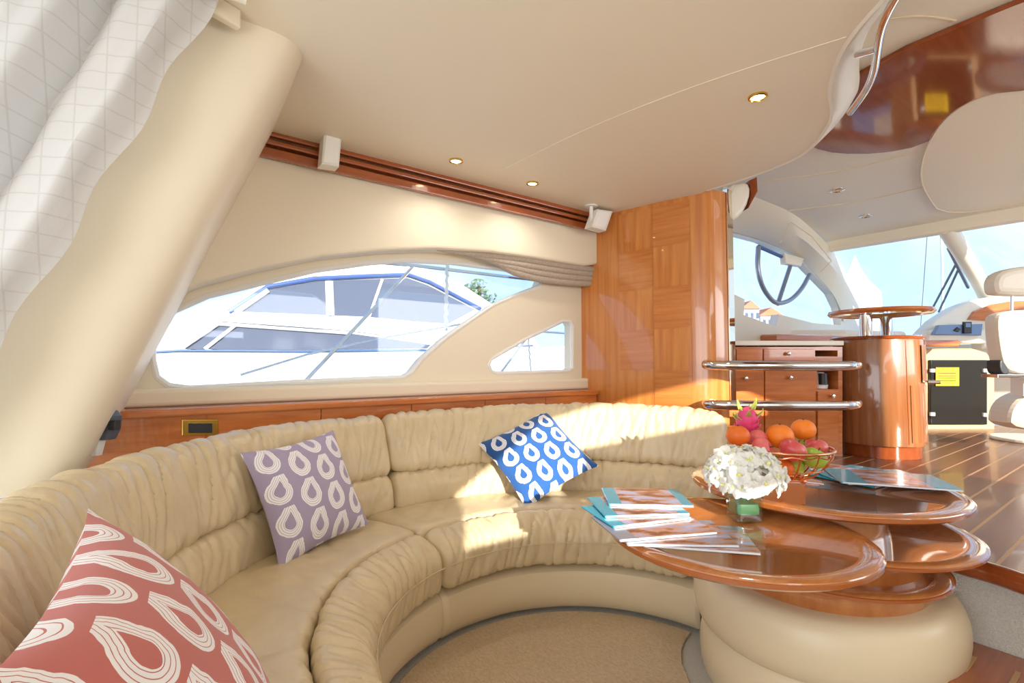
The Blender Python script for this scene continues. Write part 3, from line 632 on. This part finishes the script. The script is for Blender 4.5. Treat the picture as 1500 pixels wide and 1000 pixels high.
for it in range(400):
    for n_, f in enumerate(FR):
        if it < 250: f[0] += (home[n_]-f[0])*.02+Vector((0, 0, -.0004))
    for a_ in range(len(FR)):
        for b_ in range(a_):
            d = FR[a_][0]-FR[b_][0]; gap = (FR[a_][1]+FR[b_][1])*.93-d.length
            if gap > 0: d = d.normalized()*gap*.5; FR[a_][0] += d; FR[b_][0] -= d
    for f in FR:
        c, r = f[0], f[1]; h_ = Vector((c.x-bp.x, c.y-bp.y, 0))
        if c.z-bp.z < .150:
            v = c-ctr; lim = .1775-r
            if v.length > lim: f[0] = c = ctr+v.normalized()*lim
        if c.z < bp.z+.027+r: c.z = bp.z+.027+r
        if h_.length > 1e-4:
            q = bp+h_.normalized()*BR+Vector((0, 0, .135)); v = c-q
            if v.length < r+.0055: f[0] = q+v.normalized()*(r+.0055)
for c, r, a in FR:
    if a: build_fruit(c, r, *a)
dc = FR[-1][0]+Vector((0, 0, .012)); df = thing('dragon_fruit', dc-Vector((0, 0, .06)), 'pink dragon fruit with green-tipped scales standing in the bowl', 'dragon fruit', FG)
dax = Matrix.Rotation(-.35, 3, 'Y') @ Matrix.Rotation(.25, 3, 'X')
MB().lathe([(.001, -.062), (.022, -.055), (.038, -.032), (.042, -.005), (.036, .025), (.022, .047), (.008, .058), (.001, .060)], dc, 28, ax=dax).build('body', M['dragon'], df)
for k in range(16):
    a = k*2.4; h = -.04+.095*k/15; rr = .042*math.sqrt(max(.05, 1-(h/.062)**2)); b0 = Vector((math.cos(a)*rr, math.sin(a)*rr, h)); n_ = Vector((math.cos(a), math.sin(a), 0)); s_ = Vector((-math.sin(a), math.cos(a), 0)); L_ = .022+.022*k/15
    pts = [b0-s_*.012-n_*.006, b0+s_*.012-n_*.006, b0+n_*.010+Vector((0, 0, L_*.5))+s_*.006, b0+n_*.010+Vector((0, 0, L_*.5))-s_*.006, b0+n_*.012+Vector((0, 0, L_))]
    pts += [p+n_*.004 for p in pts]
    MB().add([dc+dax @ p for p in pts], [(0,1,2,3),(3,2,4),(5,8,7,6),(8,9,7),(0,3,8,5),(1,6,7,2),(2,7,9,4),(3,4,9,8)]).build('scale', M['dragontip' if k > 7 or k % 3 == 0 else 'dragon'], df)
# ================================================================== FITTINGS OF THE SALOON
# curtain
cu_t = thing('curtain', Vector((-.6, 1.62, .3)), 'gathered pale grey curtain drawn beside the aft pillar', 'curtain')
rows = []
for i in range(121):
    t = i/120; row = []
    for j in range(40):
        h = j/39; z = ZC-.01-h*1.5
        rake = -.62/(ZC-.78)*(ZC-z)*1.02
        x = .14+rake-t*1.15; fo = (1-abs(math.sin(t*17+.5*math.sin(h*3))))**1.5*.11-.05+math.sin(t*71+h*2)*.010
        fo *= min(1, t*12+.15)
        row.append(Vector((x+.012*math.sin(h*26+t*20)*(1 if t < .04 else .25), 1.70+.13*h+fo-.05*t+.004*noise.noise(Vector((t*60, h*30, 2))), z)))
    rows.append(row)
MB().grid(rows).build('cloth', M['curtain'], cu_t)
MB().tube([(.2, 1.66, ZC-.03), (-1.4, 1.60, ZC-.03)], .014, 8).build('curtain_track', M['lip'], cu_t)
mk('curtain_bracket', plate([(.10, 1.72, ZC-.06), (.20, 1.76, ZC-.06), (.20, 1.76, ZC), (.10, 1.72, ZC)], [], (.15, 1.74, ZC), (1, .4, 0), (0, 0, 1), .03, .006), M['cream'], label='small cream bracket at the top of the curtain edge', cat='bracket')
# ceiling spotlights
def downlight(p, z, r, warm, label, on):
    t = thing('ceiling_spotlight', (p.x, p.y, z-.012), label, 'spotlight', 'recessed ceiling spotlights')
    MB().lathe([(r*.72, -.004), (r*.80, -.010), (r, -.007), (r*1.02, .002)], (p.x, p.y, z), 32).build('trim_ring', M['brass' if warm else 'chrome'], t)
    e = mat('lamp_lens_on' if on else 'lamp_lens', (255, 232, 190), .3, emit=((255, 226, 176), 6) if on else None)
    MB().lathe([(r*.74, -.004), (r*.5, -.002), (.001, -.001)], (p.x, p.y, z), 24).build('lens', e, t)
    if on:
        l = bpy.data.lights.new('spot_lamp', 'SPOT'); l.energy = on; l.color = (1, .94, .84); l.spot_size = R(150); l.spot_blend = .8; l.shadow_soft_size = .05
        o = bpy.data.objects.new('lamp', l); COL.objects.link(o); o.parent = t; o.location = (0, 0, -.02)
for px, py, lab in ((668, 235, 'lit brass spotlight in the ceiling close to the box speaker end of the valance'), (780, 268, 'lit brass spotlight in the ceiling between its twin and the wooden bulkhead'), (1110, 141, 'lit brass spotlight near the S-curved ceiling edge')):
    downlight(Pz(px, py, ZC), ZC, .038, True, lab, 3)
for px, py, lab in ((1226, 278, 'unlit chrome spotlight between the wheelhouse ceiling seams'), (1268, 316, 'unlit chrome spotlight nearest the windscreen')):
    downlight(Pz(px, py, ZU), ZU, .05, False, lab, 0)
# speakers
sp = thing('speaker', Py(486, 243, 2.50), 'white box speaker hung over the valance beside the pillar', 'speaker', 'white box speakers')
mk('cabinet', plateY([(471, 240), (497, 244), (501, 196), (475, 192)], 2.50, .08, .006), M['white'], sp); mk('grille', plateY([(474, 237), (495, 240), (498, 200), (478, 196)], 2.496, .008), M['gel'], sp)
MB().tube([Py(472, 193, 2.52), Py(484, 197, 2.55)], .016, 8).build('bracket', M['white'], sp)
sp = thing('speaker', Py(880, 337, 2.52), 'white box speaker tilted on its arm beside the wooden bulkhead', 'speaker', 'white box speakers')
mk('cabinet', plateY([(867, 332), (888, 338), (898, 309), (876, 306)], 2.46, .08, .006), M['white'], sp); mk('grille', plateY([(870, 330), (886, 334), (894, 311), (878, 309)], 2.455, .008), M['gel'], sp)
MB().tube([Py(866, 303, 2.5), Py(866, 326, 2.5), Py(874, 328, 2.5)], .014, 8).build('arm', M['white'], sp); MB().lathe([(.001, 0), (.045, 0), (.045, .012), (.001, .012)], Py(866, 303, 2.5)-Vector((0, 0, 0)), 20).build('mount', M['white'], sp)
# outlet
ol = thing('power_outlet', Py(293, 637, 2.63), 'brass framed power outlet in the wood panelling behind the sofa', 'outlet')
mk('frame', plateY(rect(266, 614, 320, 638), 2.635, .014, .004), M['brass'], ol); mk('socket', plateY(rect(276, 620, 311, 634), 2.628, .01), M['darkgrey'], ol)
# latch
lt = thing('window_latch', PD(145, 660, 1.72), 'dark grey latch handle at the foot of the aft pillar', 'latch')
mk('body', plateD([(128, 612), (134, 602), (158, 602), (165, 610), (163, 630), (156, 645), (134, 646), (126, 636)], 1.72, .05, .012), M['grey'], lt)
mk('shaft', plateD([(126, 645), (146, 645), (140, 668), (120, 668)], 1.73, .03, .004), M['white'], lt); mk('knob', plateD(rect(157, 616, 168, 630), 1.715, .03, .006), M['darkgrey'], lt)
# grab rail on the ceiling lip
gr = thing('ceiling_grab_rail', Pz(1275, 120, ZC), 'curved chrome grab rail beside the S-shaped ceiling edge', 'rail')
MB().tube(smooth_pts([Pz(x, y, ZC-.02) for x, y in [(1322, -20), (1303, 12), (1290, 42), (1285, 75), (1281, 105), (1268, 135), (1245, 165)]], 3, False), .014, 12).build('tube', M['chrome'], gr)
MB().tube([Pz(1256, 80, ZC+.02), Pz(1284, 72, ZC-.02)], .014, 10).build('bracket', M['chrome'], gr)
# pod at the top of the bulkhead
pd = thing('wall_pod', PD(1085, 320, 3.3), 'cream rounded pod with wood trim at the top of the bulkhead', 'lamp')
mk('shell', plateD([(1070, 270), (1096, 264), (1102, 280), (1094, 305), (1078, 322), (1070, 318)], 3.3, .12, .03, sm=1), M['lip'], pd); mk('trim', plateD([(1098, 264), (1109, 259), (1110, 280), (1097, 304), (1101, 284)], 3.3, .10, .004), M['darkwood'], pd)
# ================================================================== GALLEY
GD = 3.55
cb = thing('galley_cabinet', PD(1140, 668, GD), 'cherry galley cabinet with drawers, doors and a niche', 'cabinet')
mk('carcass', plateD(rect(1040, 508, 1234, 690), GD, .5, .0, [rect(1197, 541, 1228, 570), rect(1194, 513, 1227, 522)]), M['wood'], cb)
mk('niche_back', plateD(rect(1152, 509, 1194, 573), GD+.3, .02), M['wood'], cb)
def front(nm, x0, y0, x1, y1, kx, ky):
    o = mk(nm, plateD(rect(x0, y0, x1, y1), GD-.018, .018, .003), M['wood'], cb)
    if kx:
        c = PD(kx, ky, GD-.02); MB().lathe([(.001, .03), (.012, .028), (.015, .02), (.008, .012), (.007, 0)], c, 14, ax=(-DH).to_track_quat('Z', 'Y').to_matrix()).build('knob', M['chrome'], o)
front('drawer', 1043, 511, 1077, 528, 1064, 520); front('drawer', 1079, 511, 1117, 528, None, 0); front('drawer', 1119, 511, 1192, 528, 1153, 518)
front('door', 1043, 541, 1074, 600, 1062, 553); front('door', 1076, 541, 1119, 600, 1091, 554); front('door', 1121, 541, 1195, 600, 1156, 553)
front('door', 1043, 602, 1119, 664, None, 0); front('door', 1121, 602, 1195, 664, None, 0); front('drawer', 1198, 573, 1229, 588, 1218, 580); front('door', 1198, 591, 1229, 664, None, 0)
mk('galley_worktop', plate([PD(x, 500, GD-.03) for x in (1036, 1236)]+[PD(x, 500, GD-.03)+DH*.53 for x in (1236, 1036)], [], PD(1140, 499, GD), R0, DH, .035, .006), M['lip'], label='pale worktop on the galley cabinet', cat='worktop')
apc = PD(1212.5, 569.6, GD)+DH*.10
ap = thing('coffee_machine', apc, 'small white round appliance in the galley niche', 'appliance')
MB().lathe([(.001, 0), (.055, 0), (.06, .03), (.05, .10), (.03, .12), (.001, .12)], apc, 24).build('body', M['white'], ap); MB().lathe([(.001, .112), (.03, .112), (.034, .03), (.001, .03)], apc-DH*.05, 20).build('dark_front', M['darkgrey'], ap)
for y0, lab in ((535, 'upper chrome guard rail between bulkhead and bar'), (593, 'lower chrome guard rail between bulkhead and bar')):
    pts = smooth_pts([PD(1043, y0-3, 3.28), PD(1030, y0-1, 3.16), PD(1060, y0, 3.05), PD(1150, y0+1, 3.0), PD(1228, y0+1, 3.04), PD(1256, y0, 3.12), PD(1256, y0-3, 3.34)], 3, False)
    MB().tube(pts, .030, 14).build('guard_rail', M['chrome'], label=lab, cat='rail', group='chrome guard rails')
# bar
bc = PD(1289, 668, 3.62); bc.z = ZF
br = thing('bar_cabinet', bc, 'glossy rounded cherry bar cabinet beside the galley', 'cabinet')
ell = lambda r, z, n=56: [bc+R0*(r*math.cos(a))+DH*(r*.95*math.sin(a))+Vector((0, 0, z-ZF)) for a in [2*math.pi*k/n for k in range(n)]]
zt1 = PD(1289, 492, 3.4).z
g = [ell(.272, ZF+.09), ell(.275, ZF+.10), ell(.275, zt1-.03), ell(.272, zt1-.02)]; MB().grid(g, cv=True).fan(g[0]).fan(g[-1], True).build('drum', M['barwood'], br)
g = [ell(.245, ZF+.001), ell(.245, ZF+.10)]; MB().grid(g, cv=True).build('plinth', M['darkwood'], br)
g = [ell(.27, zt1-.02), ell(.287, zt1-.016), ell(.29, zt1-.002), ell(.275, zt1+.004)]; MB().grid(g, cv=True).fan(g[-1], True).build('top', M['darkwood'], br)
def onbar(a0, a1, z0, z1, off, nm, mt):
    g = [[bc+R0*((.275+off)*math.cos(a))+DH*((.261+off)*math.sin(a))+Vector((0, 0, z-ZF)) for z in (z0, z1)] for a in [R(a0+(a1-a0)*k/14) for k in range(15)]]
    return MB().grid(g).build(nm, M[mt], br)
onbar(-89, -88, ZF+.11, zt1-.03, .002, 'seam', 'darkwood'); d_ = onbar(-84, -30, ZF+.12, zt1-.34, .005, 'door', 'barwood'); onbar(-62, -22, zt1-.32, zt1-.06, .010, 'door', 'barwood')
lp_ = bc+R0*.20+DH*-.20; MB().tube([Vector((lp_.x, lp_.y, 1.03)), Vector((lp_.x, lp_.y, 1.03))+R0*.06-DH*.03], .014, 10).build('latch', M['chrome'], br)
bt = thing('bar_table', Vector((bc.x, bc.y, zt1)), 'round glass bar top with wooden rim on two chrome posts', 'table')
zt2 = zt1+.165
for dx, dy in ((-.145, -.10), (.155, .10)):
    q = bc+R0*dx+DH*dy; MB().lathe([(.001, zt1+.004), (.045, zt1+.004), (.042, zt1+.012), (.040, zt2), (.001, zt2)], (q.x, q.y, 0), 20).build('post', M['chrome'], bt)
cc = bc+R0*.03; MB().lathe([(.25, zt2+.004), (.258, zt2-.004), (.31, zt2), (.325, zt2+.016), (.32, zt2+.034), (.26, zt2+.034), (.25, zt2+.02), (.25, zt2+.004)], (cc.x, cc.y, 0), 64).build('rim', M['wood'], bt)
MB().lathe([(.001, zt2+.012), (.252, zt2+.012), (.252, zt2+.024), (.001, zt2+.024)], (cc.x, cc.y, 0), 64).build('glass', M['barglass'], bt)
# ================================================================== HELM
fr = thing('fridge', PD(1405, 630, 5.0), 'built-in fridge with dark glass door and yellow notice', 'fridge')
mk('surround', plateD([(1352, 632), (1458, 632), (1458, 530), (1446, 516), (1425, 510), (1352, 510)], 5.0, .3, .02), mat('tan_vinyl', (206, 172, 128), .5), fr)
mk('door', plateD(rect(1363, 527, 1447, 622), 4.97, .03, .012), M['dglass'], fr)
nt_ = mk('notice', plateD(rect(1371, 538, 1405, 565), 4.955, .004), M['yellow'], fr)
tx = bpy.data.curves.new('notice_text', 'FONT'); tx.body = 'CAUTION'; tx.size = .034; tx.align_x = 'CENTER'
ob = bpy.data.objects.new('t', tx); me = bpy.data.meshes.new_from_object(ob); bpy.data.objects.remove(ob)
m = Matrix((R0, Vector((0, 0, 1)), -DH)).transposed().to_4x4(); m.translation = PD(1388, 542, 4.948); me.transform(m); me.materials.clear(); mk('lettering', me, M['ink'], nt_)
for k in range(5): mk('text_line', plateD(rect(1375, 546+k*3.6, 1401, 547+k*3.6), 4.949, .002), M['ink'], nt_)
for x, y in ((1364, 540), (1364, 604), (1441, 540), (1441, 605)): mk('hinge', plateD(rect(x, y, x+6, y+5), 4.95, .02), M['white'], fr)
mk('console_shelf', plateD([(1354, 507), (1404, 507), (1410, 502), (1404, 498), (1354, 498)], 4.72, .18, .01), M['wood'], label='wooden shelf edge above the fridge', cat='shelf')
mk('instrument_pod', plateD([(1358, 503), (1445, 503), (1452, 484), (1400, 478), (1362, 484)], 4.90, .105, .03), M['lip'], label='white moulded pod behind the wooden shelf edge', cat='console')
ip = thing('instrument_cluster', PD(1408, 492, 4.87), 'blue grey instrument panel with a handset beside the helm', 'console')
mk('face', plateD([(1368, 490), (1438, 491), (1440, 474), (1376, 476)], 4.86, .045, .006), M['steelblue'], ip); mk('handset', plateD(rect(1413, 471, 1424, 488), 4.83, .03, .006), M['darkgrey'], ip); mk('display', plateD(rect(1415, 473, 1422, 479), 4.825, .01), M['steelblue'], ip)
mk('dial', plateD(smooth_pts([(1398, 484), (1406, 484), (1406, 478), (1398, 478)], 2) and [(1398, 484), (1404, 486), (1408, 482), (1403, 479)], 4.845, .02, .003), M['darkgrey'], ip)
hc = thing('helm_cowl', PD(1440, 470, 5.0), 'curved cream helm cowl with wood inset behind the helm seat', 'console')
mk('shell', plateD([(1350, 490), (1372, 468), (1400, 450), (1430, 438), (1470, 432), (1515, 433), (1515, 511), (1440, 511), (1440, 478)], 5.0, .15, .03, sm=0), M['lip'], hc)
mk('wood_inset', plateD([(1420, 468), (1428, 456), (1450, 446), (1480, 441), (1512, 440), (1512, 470), (1450, 470)], 4.97, .035, .006), M['wood'], hc)
hs = thing('helm_chair', PD(1500, 632, 3.3), 'cream helm seat with separate headrest on a padded base', 'chair')
def blob(px, D, th, bev, nm, mt='seat'): return mk(nm, plateD([(x+720*th/D*.8, y) for x, y in px], D, th, bev, sm=2), M[mt], hs)
blob([(1440, 470), (1446, 455), (1500, 452), (1580, 455), (1582, 545), (1560, 551), (1456, 548), (1446, 520)], 3.3, .14, .045, 'backrest')
blob([(1440, 428), (1438, 408), (1450, 394), (1500, 386), (1560, 392), (1566, 420), (1550, 432), (1450, 432)], 3.3, .12, .045, 'headrest')
MB().tube([PD(1482, 428, 3.36), PD(1482, 460, 3.36)], .010, 10).build('headrest_post', M['chrome'], hs)
blob([(1447, 520), (1466, 548), (1448, 549)], 3.28, .10, .008, 'hinge_cover', 'darkgrey')
mk('seat_rail', plateD(rect(1462, 548, 1575, 553), 3.28, .12, .004), M['chrome'], hs)
blob([(1448, 632), (1450, 600), (1468, 580), (1505, 570), (1580, 566), (1590, 632)], 3.5, .22, .05, 'padded_base')
mk('pedestal', plateD(rect(1500, 552, 1540, 580), 3.45, .1, .01), M['white'], hs)
fc = Pz(1520, 646, ZF); mk('floor_plate', plateZ(disc((fc.x, fc.y), .30, 40), ZF+.03, .03, .01), M['lip'], label='white round floor plate under the helm seat', cat='plate')
# windscreen wiper
wp_ = thing('windscreen_wiper', on_ws(1366, 462), 'twin-arm wiper resting on the windscreen beside the mullion', 'wiper')
ON = lambda px, py: on_ws(px, py)+Vector((.04, 0, .05))
MB().tube([ON(1362, 462), ON(1398, 395)], .012, 6).build('arm', M['grey'], wp_); MB().tube([ON(1374, 462), ON(1403, 400)], .012, 6).build('arm', M['grey'], wp_); MB().tube([ON(1388, 370), ON(1417, 427)], .016, 6).build('blade', M['grey'], wp_)
# ================================================================== OUTSIDE
OY = 10.0
ny = thing('moored_yacht', Py(450, 570, OY), 'white motor yacht moored alongside, seen through the long window', 'yacht')
mk('hull', plateY([(0, 700), (0, 525), (230, 517), (500, 514), (700, 512), (1000, 500), (1000, 700)], OY-.1, 1.6, .05), M['gel'], ny)
mk('cabin', plateY([(120, 530), (240, 478), (330, 440), (392, 414), (470, 396), (560, 386), (605, 386), (660, 405), (730, 450), (775, 480), (800, 520), (800, 560), (120, 560)], OY, 1.4, .05), M['gel'], ny)
mk('lower_window', plateY([(262, 511), (317, 474), (440, 478), (512, 488), (600, 500), (631, 505), (626, 510), (440, 512)], OY-.02, .05), M['boatglass'], ny)
uw = mk('upper_window', plateY([(345, 457), (392, 425), (460, 413), (540, 409), (597, 407), (626, 417), (696, 453), (657, 474), (540, 466)], OY-.02, .05), M['boatglass'], ny)
MB().tube([Py(x, y, OY-.05) for x, y in [(335, 457), (392, 420), (460, 408), (540, 404), (598, 402), (630, 413), (704, 452)]], .045, 8).build('window_trim', M['navy'], ny)
MB().tube([Py(482, 412, OY-.06), Py(484, 462, OY-.06)], .08, 10).build('pillar', M['gel'], ny)
mk('coaming', plateY([(330, 462), (345, 456), (540, 464), (660, 476), (712, 456), (716, 462), (640, 500), (510, 484), (318, 470)], OY-.06, .06, .015), M['gel'], ny)
MB().tube([Py(x, y, OY-.12) for x, y in [(150, 520), (262, 514), (440, 515), (626, 513), (780, 506)]], .035, 8).build('rubbing_strake', M['chrome'], ny)
MB().lathe([(.001, 0), (.05, 0), (.05, .02), (.001, .02)], Py(329, 537, OY-.12), 16, ax=Matrix.Rotation(R(90), 3, 'X')).build('deck_filler', M['white'], ny)
for a, b, r in (((262, 511), (317, 474), .05), ((345, 457), (392, 425), .05), ((317, 474), (512, 488), .03), ((300, 511), (345, 476), .03), ((560, 409), (540, 466), .03)):
    MB().tube([Py(*a, OY-.06), Py(*b, OY-.06)], r, 8).build('window_bar', M['gel'], ny)
YR = 3.5
mk('side_deck', plateZ([(-1.5, 2.92), (3.4, 2.92), (3.4, 3.62), (-1.5, 3.62)], .97, .3, .02), M['gel'], label='white side deck outside the saloon windows', **struct)
rl = thing('deck_rail', Py(560, 560, YR), 'stainless deck railing outside the long window', 'rail')
MB().tube([Py(432, 574, YR), Py(607, 388, YR)], .013, 8).build('stanchion', M['chrome'], rl); MB().tube([Py(300, 300, YR)*0+Py(540, 383, YR), Py(610, 389, YR), Py(784, 410, YR), Py(870, 424, YR)], .014, 8).build('top_rail', M['chrome'], rl)
MB().tube([Py(352, 549, YR), Py(450, 519, YR), Py(560, 495, YR), Py(690, 472, YR), Py(860, 450, YR)], .008, 8).build('lower_rail', M['chrome'], rl); MB().tube([Py(705, 584, YR), Py(775, 490, YR)], .012, 8).build('stanchion', M['chrome'], rl); MB().tube([Py(774, 484, YR), Py(860, 490, YR)], .010, 8).build('lower_rail', M['chrome'], rl)
for a, b, lab in (((655, 388), (653, 484), 'white braided rope hanging from the deck railing outside the long window'), ((773, 484), (779, 560), 'thin rope outside the small triangular window')):
    pa, pb = Py(*a, YR-.03), Py(*b, YR-.03); MB().tube([pa.lerp(pb, i/24)+Vector((.006*math.sin(i*1.9), 0, 0)) for i in range(25)], .014 if a[0] < 700 else .007, 8).build('mooring_rope', M['white'], label=lab, cat='rope')
# shrubs, houses, tent, masts
tr = thing('shrub', Py(706, 446, 24), 'leafy green shrub on the quay beyond the moored yacht', 'shrub')
lm = MB(); rr_ = random.Random(5)
for k in range(420):
    x = rr_.uniform(676, 728); c = Py(x, 446-rr_.random()**.8*max(4, 44-abs(x-700)*1.1)+(x-690)*.45, 24)+Vector((0, rr_.uniform(-.8, .8), 0)); s_ = rr_.uniform(.10, .22)
    a_ = Vector((rr_.uniform(-1, 1), rr_.uniform(-1, 1), rr_.uniform(-1, 1))).normalized(); b_ = a_.orthogonal().normalized()
    lm.add([c-a_*s_, c+b_*s_*.5, c+a_*s_, c-b_*s_*.5], [(0, 1, 2, 3)])
lo = lm.build('leaves', M['foliage'], tr); lo['kind'] = 'stuff'
MB().tube([Py(703, 612, 24), Py(702, 420, 24)], .12, 8).build('trunk', M['stalk'], tr)
for i, (x0, x1, yb, yt, yr, lab) in enumerate(((1088, 1112, 480, 452, 440, 'far white quay house with tall terracotta gable'), (1114, 1146, 484, 462, 450, 'far white quay house with low terracotta roof'))):
    h = thing('quay_house', PD((x0+x1)/2, yb, 40), lab, 'house'); mk('walls', plateD(rect(x0, yt, x1, 577), 40+9*i, 5), M['housewall'], h); mk('roof', plateD([(x0-2, yt), (x1+2, yt), ((x0+x1)/2, yr)], 39.8+9*i, 5.4), M['roof'], h)
    for k in range(3): mk('window', plateD(rect(x0+4+k*8, yt+6, x0+8+k*8, yt+14), 39.95+9*i, .1), M['boatglass'], h)
tt = PD(1252, 374, 45); tb_ = PD(1254, 428, 45)
rows = [[tb_+Vector((dx*f, dy*f, (tt.z-tb_.z)*q)) for dx, dy in ((-1.5, -1.5), (1.5, -1.5), (1.5, 1.5), (-1.5, 1.5))] for q, f in ((-2.75, 1.1), (0, 1), (.3, .55), (.6, .25), (1, .01))]
MB().grid(rows, cv=True).build('tent_spire', M['gel'], label='white pointed tent roof beyond the windscreen', cat='tent')
for x, x2, y0, lab in ((1378, 1381, 342, 'tall white sailing mast beyond the windscreen beside the mullion'), (1362, 1350, 352, 'thin mast stay slanting beside the sailing mast')):
    MB().tube([PD(x, y0-60, 30), PD(x2+(x2-x)*.8, 591, 30)], .07 if x == 1378 else .02, 8).build('mast' if x == 1378 else 'mast_stay', M['gel' if x == 1378 else 'grey'], label=lab, cat='mast' if x == 1378 else 'cable')
